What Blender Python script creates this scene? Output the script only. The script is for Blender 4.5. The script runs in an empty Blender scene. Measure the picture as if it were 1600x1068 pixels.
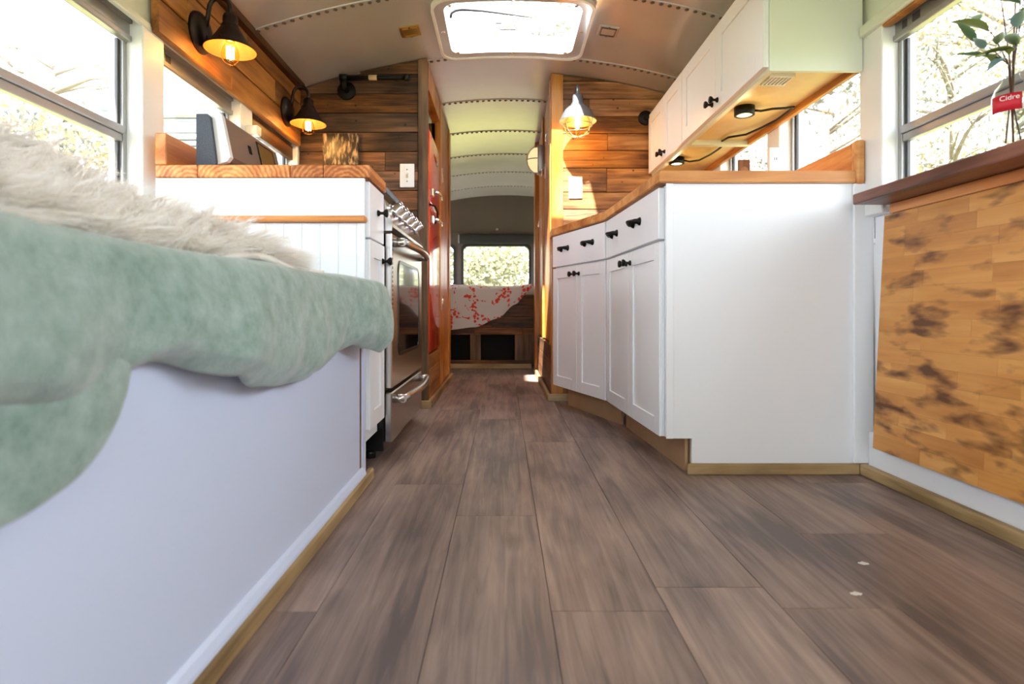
import bpy, bmesh, math, random
from mathutils import Vector, Matrix
R = random.Random(7)
scene = bpy.context.scene
col = scene.collection
PI = math.pi

# ------------------------------------------------------------------ camera
F, VX, VY, H = 900.0, 787.0, 483.0, 0.5
cam_d = bpy.data.cameras.new('camera')
cam = bpy.data.objects.new('camera', cam_d)
col.objects.link(cam)
cam.location = (0, 0, H)
cam.rotation_euler = (PI / 2, 0, 0)
cam_d.sensor_width = 36
cam_d.lens = 36 * F / 1600
cam_d.shift_x = (800 - VX) / 1600
cam_d.shift_y = (VY - 534) / 1600
cam_d.clip_start = 0.02
cam_d.clip_end = 300
cam_d.dof.use_dof = True
cam_d.dof.focus_distance = 2.3
cam_d.dof.aperture_fstop = 4.0
scene.camera = cam

# ------------------------------------------------------------------ world, sun, exposure
world = bpy.data.worlds.new('world')
scene.world = world
world.use_nodes = True
wn = world.node_tree
bg = wn.nodes['Background']
bg.inputs[0].default_value = (0.83, 0.915, 1.0, 1)
bg.inputs[1].default_value = 1.0
sun_d = bpy.data.lights.new('sun', 'SUN')
sun_d.energy = 4.5
sun_d.angle = math.radians(1.2)
sun_d.color = (1.0, 0.93, 0.82)
sun = bpy.data.objects.new('sun', sun_d)
col.objects.link(sun)
sun.location = (-2, -6, 12)
sun.rotation_euler = Vector((0.27, 1.0, -1.18)).to_track_quat('-Z', 'Y').to_euler()
vs = scene.view_settings
vs.view_transform = 'Standard'
vs.look = 'None'
vs.gamma = 1
vs.use_curve_mapping = False
vs.exposure = 3.25

# ------------------------------------------------------------------ materials
def srgb(r, g, b):
    f = lambda c: (c / 255 / 12.92) if c / 255 <= 0.04045 else ((c / 255 + 0.055) / 1.055) ** 2.4
    return (f(r), f(g), f(b), 1)

def new_mat(name):
    m = bpy.data.materials.new(name)
    m.use_nodes = True
    nt = m.node_tree
    b = nt.nodes['Principled BSDF']
    return m, nt, b

def node(nt, t, **kw):
    n = nt.nodes.new(t)
    for k, v in kw.items():
        setattr(n, k, v)
    return n

def plain(name, c, rough=0.5, metal=0.0, bump=0.0, bscale=60, spec=0.5, var=0.0, coat=0.0):
    m, nt, b = new_mat(name)
    b.inputs['Base Color'].default_value = c
    b.inputs['Roughness'].default_value = rough
    b.inputs['Metallic'].default_value = metal
    b.inputs['Specular IOR Level'].default_value = spec
    if coat:
        b.inputs['Coat Weight'].default_value = coat
        b.inputs['Coat Roughness'].default_value = 0.08
    if bump or var:
        tc = node(nt, 'ShaderNodeTexCoord')
        no = node(nt, 'ShaderNodeTexNoise')
        no.inputs['Scale'].default_value = bscale
        no.inputs['Detail'].default_value = 4
        nt.links.new(tc.outputs['Object'], no.inputs['Vector'])
        if bump:
            bp = node(nt, 'ShaderNodeBump')
            bp.inputs['Strength'].default_value = bump
            bp.inputs['Distance'].default_value = 0.01
            nt.links.new(no.outputs['Fac'], bp.inputs['Height'])
            nt.links.new(bp.outputs['Normal'], b.inputs['Normal'])
        if var:
            mx = node(nt, 'ShaderNodeMix', data_type='RGBA', blend_type='MULTIPLY')
            mx.inputs[0].default_value = 1
            rp = node(nt, 'ShaderNodeMapRange')
            rp.inputs[3].default_value = 1 - var
            rp.inputs[4].default_value = 1 + var
            rp.inputs[1].default_value = 0.3
            rp.inputs[2].default_value = 0.7
            nt.links.new(no.outputs['Fac'], rp.inputs[0])
            mx.inputs[6].default_value = c
            nt.links.new(rp.outputs[0], mx.inputs[7])
            nt.links.new(mx.outputs[2], b.inputs['Base Color'])
    return m

def wood(name, dark, mid, light, axis=0, rough=0.55, var=0.25, gscale=26, stretch=0.06, blotch=0.5,
         knots=0.0, knot_scale=2.5, bump=0.25, burn=None, spec=0.4, rings=False, nails=False):
    """axis: the local axis along which the grain runs"""
    m, nt, b = new_mat(name)
    L = nt.links.new
    tc = node(nt, 'ShaderNodeTexCoord')
    oi = node(nt, 'ShaderNodeObjectInfo')
    sc = node(nt, 'ShaderNodeVectorMath', operation='SCALE')
    sc.inputs[0].default_value = (37.0, 61.0, 23.0)
    L(oi.outputs['Random'], sc.inputs['Scale'])
    ad = node(nt, 'ShaderNodeVectorMath', operation='ADD')
    L(tc.outputs['Object'], ad.inputs[0])
    L(sc.outputs[0], ad.inputs[1])
    mp = node(nt, 'ShaderNodeMapping')
    s = [1.0, 1.0, 1.0]
    s[axis] = stretch
    mp.inputs['Scale'].default_value = s
    L(ad.outputs[0], mp.inputs['Vector'])
    n1 = node(nt, 'ShaderNodeTexNoise')
    n1.inputs['Scale'].default_value = gscale
    n1.inputs['Detail'].default_value = 7
    n1.inputs['Roughness'].default_value = 0.62
    n1.inputs['Distortion'].default_value = 0.7
    L(mp.outputs[0], n1.inputs['Vector'])
    mp2 = node(nt, 'ShaderNodeMapping')
    s2 = [1.0, 1.0, 1.0]
    s2[axis] = 0.35
    mp2.inputs['Scale'].default_value = s2
    L(ad.outputs[0], mp2.inputs['Vector'])
    n2 = node(nt, 'ShaderNodeTexNoise')
    n2.inputs['Scale'].default_value = 7
    n2.inputs['Detail'].default_value = 3
    L(mp2.outputs[0], n2.inputs['Vector'])
    mixf = node(nt, 'ShaderNodeMix', data_type='FLOAT')
    mixf.inputs[0].default_value = blotch
    L(n1.outputs['Fac'], mixf.inputs[2])
    L(n2.outputs['Fac'], mixf.inputs[3])
    fac = mixf.outputs[0]
    if rings:
        wv = node(nt, 'ShaderNodeTexWave', wave_type='RINGS', rings_direction='Y')
        wv.inputs['Scale'].default_value = 24
        wv.inputs['Distortion'].default_value = 2.5
        wv.inputs['Detail Scale'].default_value = 3.0
        sm = node(nt, 'ShaderNodeVectorMath', operation='SCALE')
        sm.inputs[0].default_value = (0.12, 0.0, 0.0)
        L(oi.outputs['Random'], sm.inputs['Scale'])
        s2_ = node(nt, 'ShaderNodeVectorMath', operation='ADD')
        s2_.inputs[1].default_value = (-0.06, 0.0, 0.045)
        L(sm.outputs[0], s2_.inputs[0])
        s3_ = node(nt, 'ShaderNodeVectorMath', operation='ADD')
        L(tc.outputs['Object'], s3_.inputs[0])
        L(s2_.outputs[0], s3_.inputs[1])
        L(s3_.outputs[0], wv.inputs['Vector'])
        mr = node(nt, 'ShaderNodeMix', data_type='FLOAT')
        mr.inputs[0].default_value = 0.13
        L(fac, mr.inputs[2])
        L(wv.outputs['Fac'], mr.inputs[3])
        fac = mr.outputs[0]
    cr = node(nt, 'ShaderNodeValToRGB')
    e = cr.color_ramp.elements
    e[0].position = 0.39
    e[0].color = dark
    e[1].position = 0.63
    e[1].color = light
    em = e.new(0.5)
    em.color = mid
    L(fac, cr.inputs[0])
    colr = cr.outputs[0]
    if knots:
        mk = node(nt, 'ShaderNodeMapping')
        s3 = [1.0, 1.0, 1.0]
        s3[axis] = 0.55
        mk.inputs['Scale'].default_value = s3
        L(ad.outputs[0], mk.inputs['Vector'])
        vo = node(nt, 'ShaderNodeTexVoronoi')
        vo.inputs['Scale'].default_value = knot_scale
        L(mk.outputs[0], vo.inputs['Vector'])
        kr = node(nt, 'ShaderNodeMapRange')
        kr.inputs[1].default_value = 0.03
        kr.inputs[2].default_value = 0.11
        kr.inputs[3].default_value = knots
        kr.inputs[4].default_value = 0
        L(vo.outputs['Distance'], kr.inputs[0])
        mx = node(nt, 'ShaderNodeMix', data_type='RGBA')
        L(kr.outputs[0], mx.inputs[0])
        L(colr, mx.inputs[6])
        mx.inputs[7].default_value = (dark[0] * 0.35, dark[1] * 0.33, dark[2] * 0.33, 1)
        colr = mx.outputs[2]
    if nails:
        vn = node(nt, 'ShaderNodeTexVoronoi')
        vn.inputs['Scale'].default_value = 17
        L(ad.outputs[0], vn.inputs['Vector'])
        kn = node(nt, 'ShaderNodeMapRange')
        kn.inputs[1].default_value = 0.07
        kn.inputs[2].default_value = 0.12
        kn.inputs[3].default_value = 0.85
        kn.inputs[4].default_value = 0
        L(vn.outputs['Distance'], kn.inputs[0])
        mn = node(nt, 'ShaderNodeMix', data_type='RGBA')
        L(kn.outputs[0], mn.inputs[0])
        L(colr, mn.inputs[6])
        mn.inputs[7].default_value = (0.012, 0.008, 0.006, 1)
        colr = mn.outputs[2]
    if burn:
        # scorch marks: own shape, follow the panel in place coordinates
        gp = node(nt, 'ShaderNodeNewGeometry')
        mb = node(nt, 'ShaderNodeMapping')
        mb.inputs['Scale'].default_value = (1, 0.38, 1.2)
        L(gp.outputs['Position'], mb.inputs['Vector'])
        nb = node(nt, 'ShaderNodeTexNoise')
        nb.inputs['Scale'].default_value = 20
        nb.inputs['Detail'].default_value = 2.8
        nb.inputs['Distortion'].default_value = 0.15
        L(mb.outputs[0], nb.inputs['Vector'])
        br = node(nt, 'ShaderNodeMapRange')
        br.inputs[1].default_value = 0.52
        br.inputs[2].default_value = 0.68
        br.inputs[3].default_value = 0
        br.inputs[4].default_value = 0.92
        L(nb.outputs['Fac'], br.inputs[0])
        mx = node(nt, 'ShaderNodeMix', data_type='RGBA')
        L(br.outputs[0], mx.inputs[0])
        L(colr, mx.inputs[6])
        mx.inputs[7].default_value = burn
        colr = mx.outputs[2]
    hs = node(nt, 'ShaderNodeHueSaturation')
    rv = node(nt, 'ShaderNodeMapRange')
    rv.inputs[3].default_value = 1 - var
    rv.inputs[4].default_value = 1 + var
    L(oi.outputs['Random'], rv.inputs[0])
    L(rv.outputs[0], hs.inputs['Value'])
    if nails:
        rs_ = node(nt, 'ShaderNodeMath', operation='FRACT')
        r7 = node(nt, 'ShaderNodeMath', operation='MULTIPLY')
        r7.inputs[1].default_value = 7.31
        L(oi.outputs['Random'], r7.inputs[0])
        L(r7.outputs[0], rs_.inputs[0])
        rsm = node(nt, 'ShaderNodeMapRange')
        rsm.inputs[3].default_value = 0.84
        rsm.inputs[4].default_value = 1.08
        L(rs_.outputs[0], rsm.inputs[0])
        L(rsm.outputs[0], hs.inputs['Saturation'])
    L(colr, hs.inputs['Color'])
    L(hs.outputs[0], b.inputs['Base Color'])
    b.inputs['Roughness'].default_value = rough
    b.inputs['Specular IOR Level'].default_value = spec
    if bump:
        bp = node(nt, 'ShaderNodeBump')
        bp.inputs['Strength'].default_value = bump
        bp.inputs['Distance'].default_value = 0.004
        L(n1.outputs['Fac'], bp.inputs['Height'])
        L(bp.outputs['Normal'], b.inputs['Normal'])
    return m

def glass(name, tint=(1, 1, 1, 1), refl=0.10):
    m, nt, b = new_mat(name)
    nt.nodes.remove(b)
    out = nt.nodes['Material Output']
    tr = node(nt, 'ShaderNodeBsdfTransparent')
    tr.inputs[0].default_value = tint
    gl = node(nt, 'ShaderNodeBsdfGlossy')
    gl.inputs['Roughness'].default_value = 0.02
    lw = node(nt, 'ShaderNodeLayerWeight')
    lw.inputs[0].default_value = 0.12
    mr = node(nt, 'ShaderNodeMath', operation='MULTIPLY')
    mr.inputs[1].default_value = 0.5
    nt.links.new(lw.outputs['Fresnel'], mr.inputs[0])
    mx = node(nt, 'ShaderNodeMixShader')
    nt.links.new(mr.outputs[0], mx.inputs[0])
    nt.links.new(tr.outputs[0], mx.inputs[1])
    nt.links.new(gl.outputs[0], mx.inputs[2])
    nt.links.new(mx.outputs[0], out.inputs[0])
    return m

def emit(name, c, s):
    m, nt, b = new_mat(name)
    b.inputs['Base Color'].default_value = c
    b.inputs['Emission Color'].default_value = c
    b.inputs['Emission Strength'].default_value = s
    return m

M = {}
M['floor_plank'] = wood('vinyl floor plank', srgb(106, 92, 90), srgb(144, 122, 114), srgb(174, 150, 138), axis=1, rough=0.40,
                        var=0.09, gscale=50, stretch=0.06, blotch=0.5, knots=0.45, knot_scale=3.2, bump=0.08, spec=0.45)
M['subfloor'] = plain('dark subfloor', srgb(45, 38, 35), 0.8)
M['ceiling'] = plain('painted sheet metal ceiling', srgb(206, 201, 198), 0.2, 0.35, var=0.04, bscale=5)
M['rivet'] = plain('rivet metal', srgb(104, 94, 86), 0.35, 0.6)
M['white_wall'] = plain('white painted wall', srgb(238, 238, 236), 0.45, bump=0.05, bscale=90)
M['header'] = plain('pale cream painted metal', srgb(226, 228, 212), 0.4)
M['white_cab'] = plain('white cabinet paint', srgb(240, 241, 244), 0.35)
M['white_panel'] = plain('cool white bench paint', srgb(214, 225, 250), 0.32)
M['cream_cab'] = plain('pale cream cabinet side', srgb(228, 232, 216), 0.4)
M['under_cab'] = plain('honey maple cabinet underside', srgb(226, 196, 140), 0.4, var=0.05, bscale=20)
M['alu'] = plain('aluminium window frame', srgb(168, 166, 164), 0.38, 0.7)
M['alu_dark'] = plain('dark window channel', srgb(74, 72, 74), 0.5, 0.3)
M['rubber'] = plain('black rubber', srgb(22, 22, 24), 0.6)
M['glass'] = glass('clear window glass')
M['clear'] = glass('clear bottle glass', (0.90, 0.94, 0.94, 1))
M['amber'] = glass('amber bulb glass', (1.0, 0.86, 0.6, 1))
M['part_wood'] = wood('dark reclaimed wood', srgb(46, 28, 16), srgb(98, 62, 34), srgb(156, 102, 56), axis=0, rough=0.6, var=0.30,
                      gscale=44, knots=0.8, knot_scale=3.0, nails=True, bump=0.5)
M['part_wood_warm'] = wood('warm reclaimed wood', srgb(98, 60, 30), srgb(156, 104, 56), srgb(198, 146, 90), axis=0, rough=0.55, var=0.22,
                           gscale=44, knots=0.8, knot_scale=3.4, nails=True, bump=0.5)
M['band_wood'] = wood('honey brown wall board', srgb(112, 68, 30), srgb(162, 104, 48), srgb(196, 136, 70), axis=1, rough=0.5, var=0.24,
                      gscale=24, knots=0.8, knot_scale=3.2)
M['dark_wood_y'] = wood('dark brown trim wood', srgb(56, 34, 20), srgb(88, 56, 32), srgb(120, 80, 46), axis=1, rough=0.5, var=0.1)
M['dark_wood_z'] = wood('weathered post wood', srgb(62, 44, 32), srgb(104, 78, 56), srgb(142, 108, 80), axis=2, rough=0.6, var=0.1)
M['pine_z'] = wood('amber varnished pine', srgb(150, 88, 30), srgb(196, 128, 52), srgb(222, 160, 82), axis=2, rough=0.32, var=0.12, gscale=18, knots=0.6)
M['pine_x'] = wood('amber pine rail', srgb(150, 88, 30), srgb(196, 128, 52), srgb(222, 160, 82), axis=0, rough=0.4, var=0.1)
M['trim_x'] = wood('yellow treated floor trim across', srgb(130, 104, 68), srgb(172, 143, 100), srgb(198, 171, 130), axis=0, rough=0.6, var=0.1, knots=0.7)
M['trim_y'] = wood('yellow treated floor trim', srgb(130, 104, 68), srgb(172, 143, 100), srgb(198, 171, 130), axis=1, rough=0.6, var=0.1, knots=0.7)
M['butcher'] = wood('oiled butcher block', srgb(164, 86, 36), srgb(206, 126, 62), srgb(232, 164, 98), axis=1, rough=0.35, var=0.10, gscale=22, blotch=0.4, rings=True)
M['butcher_right'] = wood('oiled pine worktop', srgb(158, 92, 42), srgb(200, 134, 72), srgb(226, 168, 106), axis=0, rough=0.38, var=0.06, gscale=22, knots=0.8, knot_scale=1.8)
M['orange_y'] = wood('oiled orange pine', srgb(164, 86, 36), srgb(206, 126, 62), srgb(232, 164, 98), axis=1, rough=0.35, var=0.06, gscale=22, blotch=0.4)
M['orange_x'] = wood('oiled orange pine rail', srgb(164, 86, 36), srgb(206, 126, 62), srgb(232, 164, 98), axis=0, rough=0.35, var=0.06, gscale=22, blotch=0.4)
M['walnut'] = wood('dark walnut shelf', srgb(70, 38, 28), srgb(112, 66, 50), srgb(140, 90, 72), axis=1, rough=0.35, var=0.05)
M['burnt'] = wood('scorched pine', srgb(188, 122, 56), srgb(210, 144, 72), srgb(226, 166, 94), axis=1, rough=0.38, var=0.02, gscale=15,
                  blotch=0.5, bump=0.06, burn=srgb(84, 42, 14))
M['toe'] = plain('tan toe kick', srgb(178, 140, 104), 0.7, var=0.08, bscale=12)
M['bronze'] = plain('dark bronze metal', srgb(58, 48, 44), 0.42, 0.75)
M['shade_inside'] = plain('cream enamel shade lining', srgb(140, 94, 50), 0.4)
M['galv'] = plain('blue grey galvanised metal', srgb(140, 148, 158), 0.35, 0.75)
M['black_iron'] = plain('black iron', srgb(24, 22, 22), 0.45, 0.6)
M['black'] = plain('black enamel', srgb(16, 16, 18), 0.25)
M['steel'] = plain('brushed stainless steel', srgb(196, 192, 188), 0.24, 1.0)
M['chrome'] = plain('chrome', srgb(225, 225, 228), 0.08, 1.0)
M['dark_glass'] = plain('dark oven glass', srgb(14, 12, 12), 0.03, 0.0, spec=1.0, coat=1.0)
M['red'] = plain('tomato red enamel', srgb(226, 54, 20), 0.16, 0.0, coat=0.8)
M['plate_white'] = plain('white plastic', srgb(244, 242, 240), 0.35)
M['rear_grey'] = plain('taupe grey rear wall', srgb(84, 72, 66), 0.65, var=0.05, bscale=5)
M['fur'] = plain('ivory long pile fur', srgb(246, 238, 228), 0.75, spec=0.2)
M['speckle'] = plain('speckled charcoal plastic', srgb(72, 78, 90), 0.6, bump=0.4, bscale=300, var=0.3)
M['brown_metal'] = plain('brown brushed metal', srgb(160, 136, 122), 0.36, 0.6)
M['bulb'] = emit('glowing filament', (1.0, 0.56, 0.16, 1), 14)
M['puck'] = emit('lit warm lens', (1.0, 0.86, 0.55, 1), 0.12)
M['cage_lamp'] = emit('lit cream lamp glass', (1.0, 0.80, 0.42, 1), 0.09)
M['mattress'] = plain('off white mattress', srgb(220, 216, 210), 0.9)
M['trailer'] = plain('white trailer siding', srgb(225, 228, 230), 0.5)
M['slat'] = plain('grey louvre', srgb(84, 90, 92), 0.5)
M['ground'] = plain('dry grass', srgb(110, 112, 62), 0.95, var=0.3, bscale=1.5)
M['bark'] = plain('grey bark', srgb(122, 112, 102), 0.9, var=0.2, bscale=8)
M['rubber_cord'] = plain('black cord', srgb(20, 19, 18), 0.5)

def fabric_blanket():
    m, nt, b = new_mat('sage green wool')
    L = nt.links.new
    tc = node(nt, 'ShaderNodeTexCoord')
    n1 = node(nt, 'ShaderNodeTexNoise')
    n1.inputs['Scale'].default_value = 30
    n1.inputs['Detail'].default_value = 8
    n1.inputs['Roughness'].default_value = 0.7
    L(tc.outputs['Object'], n1.inputs['Vector'])
    n2 = node(nt, 'ShaderNodeTexNoise')
    n2.inputs['Scale'].default_value = 400
    n2.inputs['Detail'].default_value = 3
    L(tc.outputs['Object'], n2.inputs['Vector'])
    cr = node(nt, 'ShaderNodeValToRGB')
    e = cr.color_ramp.elements
    e[0].position, e[0].color = 0.32, srgb(104, 134, 118)
    e[1].position, e[1].color = 0.70, srgb(164, 184, 176)
    L(n1.outputs['Fac'], cr.inputs[0])
    L(cr.outputs[0], b.inputs['Base Color'])
    b.inputs['Roughness'].default_value = 0.95
    b.inputs['Specular IOR Level'].default_value = 0.1
    b.inputs['Sheen Weight'].default_value = 0.5
    b.inputs['Sheen Roughness'].default_value = 0.6
    bp = node(nt, 'ShaderNodeBump')
    bp.inputs['Strength'].default_value = 0.5
    bp.inputs['Distance'].default_value = 0.003
    L(n2.outputs['Fac'], bp.inputs['Height'])
    L(bp.outputs['Normal'], b.inputs['Normal'])
    return m
M['blanket'] = fabric_blanket()

def floral():
    m, nt, b = new_mat('coral floral cotton')
    L = nt.links.new
    tc = node(nt, 'ShaderNodeTexCoord')
    n1 = node(nt, 'ShaderNodeTexNoise')
    n1.inputs['Scale'].default_value = 6.5
    n1.inputs['Detail'].default_value = 1
    n1.inputs['Distortion'].default_value = 1.2
    L(tc.outputs['Object'], n1.inputs['Vector'])
    vo = node(nt, 'ShaderNodeTexVoronoi')
    vo.inputs['Scale'].default_value = 36
    L(tc.outputs['Object'], vo.inputs['Vector'])
    a = node(nt, 'ShaderNodeMath', operation='GREATER_THAN')
    a.inputs[1].default_value = 0.53
    L(n1.outputs['Fac'], a.inputs[0])
    c = node(nt, 'ShaderNodeMath', operation='LESS_THAN')
    c.inputs[1].default_value = 0.52
    L(vo.outputs['Distance'], c.inputs[0])
    d = node(nt, 'ShaderNodeMath', operation='MULTIPLY')
    L(a.outputs[0], d.inputs[0])
    L(c.outputs[0], d.inputs[1])
    mx = node(nt, 'ShaderNodeMix', data_type='RGBA')
    mx.inputs[6].default_value = srgb(232, 228, 226)
    mx.inputs[7].default_value = srgb(232, 84, 70)
    L(d.outputs[0], mx.inputs[0])
    L(mx.outputs[2], b.inputs['Base Color'])
    b.inputs['Roughness'].default_value = 0.9
    return m
M['floral'] = floral()

def picture_mat():
    m, nt, b = new_mat('sepia abstract print')
    L = nt.links.new
    tc = node(nt, 'ShaderNodeTexCoord')
    mp = node(nt, 'ShaderNodeMapping')
    mp.inputs['Scale'].default_value = (46, 10, 14)
    L(tc.outputs['Object'], mp.inputs['Vector'])
    n1 = node(nt, 'ShaderNodeTexNoise')
    n1.inputs['Scale'].default_value = 1.6
    n1.inputs['Detail'].default_value = 5
    L(mp.outputs[0], n1.inputs['Vector'])
    cr = node(nt, 'ShaderNodeValToRGB')
    e = cr.color_ramp.elements
    e[0].position, e[0].color = 0.47, srgb(52, 36, 28)
    e[1].position, e[1].color = 0.66, srgb(196, 164, 128)
    L(n1.outputs['Fac'], cr.inputs[0])
    L(cr.outputs[0], b.inputs['Base Color'])
    b.inputs['Roughness'].default_value = 0.35
    return m
M['picture'] = picture_mat()

def leafy(name, c1, c2, tr=0.5):
    m, nt, b = new_mat(name)
    nt.nodes.remove(b)
    gi = node(nt, 'ShaderNodeNewGeometry')
    mx = node(nt, 'ShaderNodeMix', data_type='RGBA')
    mx.inputs[6].default_value = c1
    mx.inputs[7].default_value = c2
    nt.links.new(gi.outputs['Random Per Island'], mx.inputs[0])
    df = node(nt, 'ShaderNodeBsdfDiffuse')
    tl = node(nt, 'ShaderNodeBsdfTranslucent')
    ms = node(nt, 'ShaderNodeMixShader')
    ms.inputs[0].default_value = tr
    nt.links.new(mx.outputs[2], df.inputs[0])
    nt.links.new(mx.outputs[2], tl.inputs[0])
    nt.links.new(df.outputs[0], ms.inputs[1])
    nt.links.new(tl.outputs[0], ms.inputs[2])
    nt.links.new(ms.outputs[0], nt.nodes['Material Output'].inputs[0])
    return m
M['fur_pile'] = leafy('long ivory fur pile', srgb(240, 230, 218), srgb(255, 253, 250), .3)
M['leaf_yellow'] = leafy('autumn yellow leaves', srgb(136, 122, 84), srgb(116, 110, 86))
M['leaf_green'] = leafy('pale green leaves', srgb(132, 136, 112), srgb(152, 149, 124))
M['leaf_sage'] = leafy('grey green leaves', srgb(98, 104, 98), srgb(122, 116, 98))
M['euc_green'] = plain('olive green leaf', srgb(124, 132, 62), 0.45)
M['euc_blue'] = plain('blue green leaf', srgb(128, 158, 152), 0.5)
M['euc_dark'] = plain('deep green leaf', srgb(88, 118, 74), 0.45)
M['stem'] = plain('brown plant stem', srgb(96, 60, 40), 0.7)
M['label_red'] = plain('red paper label', srgb(206, 24, 44), 0.5)
M['paper'] = plain('white paper', srgb(240, 238, 232), 0.7)
M['gold'] = plain('brass', srgb(206, 168, 96), 0.28, 0.9)
M['tag_cream'] = plain('cream paper tag', srgb(214, 186, 150), 0.8)
M['plaque'] = wood('carved brown plaque wood', srgb(80, 46, 30), srgb(134, 88, 60), srgb(170, 124, 92), axis=2, rough=0.6)

# ------------------------------------------------------------------ geometry helpers
POS = {}

class B:
    def __init__(self):
        self.bm = bmesh.new()

    def _merge(self, t):
        me = bpy.data.meshes.new('t')
        t.to_mesh(me)
        t.free()
        self.bm.from_mesh(me)
        bpy.data.meshes.remove(me)
        return self

    def box(self, x0, x1, y0, y1, z0, z1, bev=0.0, seg=1):
        t = bmesh.new()
        bmesh.ops.create_cube(t, size=1)
        for v in t.verts:
            v.co = Vector((x0 + (v.co.x + .5) * (x1 - x0), y0 + (v.co.y + .5) * (y1 - y0), z0 + (v.co.z + .5) * (z1 - z0)))
        if bev > 0:
            bmesh.ops.bevel(t, geom=t.edges[:], offset=bev, segments=seg, affect='EDGES', profile=0.5)
            if seg > 1:
                for f in t.faces:
                    f.smooth = True
        return self._merge(t)

    def tube(self, pts, r, seg=10, caps=True):
        pts = [Vector(p) for p in pts]
        n = len(pts)
        rs = r if isinstance(r, (list, tuple)) else [r] * n
        rings = []
        up = None
        for i in range(n):
            d = (pts[min(i + 1, n - 1)] - pts[max(i - 1, 0)]).normalized()
            if up is None:
                a = Vector((0, 0, 1)) if abs(d.z) < 0.9 else Vector((1, 0, 0))
                up = d.cross(a).normalized()
            else:
                up = (up - d * up.dot(d)).normalized()
            w = d.cross(up)
            rings.append([self.bm.verts.new(pts[i] + (up * math.cos(2 * PI * k / seg) + w * math.sin(2 * PI * k / seg)) * rs[i]) for k in range(seg)])
        for i in range(n - 1):
            for k in range(seg):
                f = self.bm.faces.new((rings[i][k], rings[i][(k + 1) % seg], rings[i + 1][(k + 1) % seg], rings[i + 1][k]))
                f.smooth = True
        if caps:
            self.bm.faces.new(rings[0][::-1])
            self.bm.faces.new(rings[-1])
        return self

    def lathe(self, prof, c=(0, 0, 0), axis='z', seg=24):
        """prof: (radius, height) pairs"""
        c = Vector(c)
        def tr(x, y, z):
            if axis == 'z':
                return c + Vector((x, y, z))
            if axis == 'x':
                return c + Vector((z, x, y))
            return c + Vector((x, z, y)) if axis == 'y' else c + Vector((x, -z, y))
        rings = []
        for r, h in prof:
            if r < 1e-6:
                rings.append([self.bm.verts.new(tr(0, 0, h))])
            else:
                rings.append([self.bm.verts.new(tr(r * math.cos(2 * PI * k / seg), r * math.sin(2 * PI * k / seg), h)) for k in range(seg)])
        for a, b in zip(rings[:-1], rings[1:]):
            for k in range(seg):
                k2 = (k + 1) % seg
                if len(a) == 1 and len(b) == 1:
                    continue
                if len(a) == 1:
                    f = self.bm.faces.new((a[0], b[k], b[k2]))
                elif len(b) == 1:
                    f = self.bm.faces.new((a[k], b[0], a[k2]))
                else:
                    f = self.bm.faces.new((a[k], b[k], b[k2], a[k2]))
                f.smooth = True
        return self

    def prism(self, poly, a0, a1, plane='xz'):
        """extrude a polygon: plane 'xz' along y, 'xy' along z, 'yz' along x"""
        def tr(u, v, w):
            return {'xz': (u, w, v), 'xy': (u, v, w), 'yz': (w, u, v)}[plane]
        lo = [self.bm.verts.new(tr(u, v, a0)) for u, v in poly]
        hi = [self.bm.verts.new(tr(u, v, a1)) for u, v in poly]
        n = len(poly)
        self.bm.faces.new(lo)
        self.bm.faces.new(hi[::-1])
        for i in range(n):
            self.bm.faces.new((lo[i], hi[i], hi[(i + 1) % n], lo[(i + 1) % n]))
        return self

    def grid(self, rows, smooth=True):
        vs_ = [[self.bm.verts.new(p) for p in r] for r in rows]
        for i in range(len(vs_) - 1):
            for j in range(len(vs_[0]) - 1):
                f = self.bm.faces.new((vs_[i][j], vs_[i][j + 1], vs_[i + 1][j + 1], vs_[i + 1][j]))
                f.smooth = smooth
        return self

    def build(self, name, mat, parent=None, origin=None, solid=0.0, sub=0, recalc=True):
        bm = self.bm
        if recalc:
            bmesh.ops.recalc_face_normals(bm, faces=bm.faces[:])
        if origin is None:
            xs = [v.co for v in bm.verts]
            origin = Vector([(min(c[i] for c in xs) + max(c[i] for c in xs)) / 2 for i in range(3)])
        origin = Vector(origin)
        bmesh.ops.translate(bm, verts=bm.verts[:], vec=-origin)
        me = bpy.data.meshes.new(name)
        bm.to_mesh(me)
        bm.free()
        me.materials.append(M[mat] if isinstance(mat, str) else mat)
        o = link(name, me, parent, origin)
        if solid:
            md = o.modifiers.new('thickness', 'SOLIDIFY')
            md.thickness = solid
            md.offset = -1
        if sub:
            md = o.modifiers.new('smooth', 'SUBSURF')
            md.levels = md.render_levels = sub
        return o

def link(name, me, parent, origin):
    o = bpy.data.objects.new(name, me)
    col.objects.link(o)
    POS[o] = Vector(origin)
    if parent is not None:
        o.parent = parent
        o.location = Vector(origin) - POS[parent]
    else:
        o.location = origin
    return o

CACHE = {}
def boxo(name, x0, x1, y0, y1, z0, z1, mat, parent=None, bev=0.0015):
    d = (round(x1 - x0, 4), round(y1 - y0, 4), round(z1 - z0, 4))
    key = (d, mat, bev)
    if key not in CACHE:
        b = B().box(-d[0] / 2, d[0] / 2, -d[1] / 2, d[1] / 2, -d[2] / 2, d[2] / 2, bev)
        me = bpy.data.meshes.new(name)
        b.bm.to_mesh(me)
        b.bm.free()
        me.materials.append(M[mat])
        CACHE[key] = me
    return link(name, CACHE[key], parent, Vector(((x0 + x1) / 2, (y0 + y1) / 2, (z0 + z1) / 2)))

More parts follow.
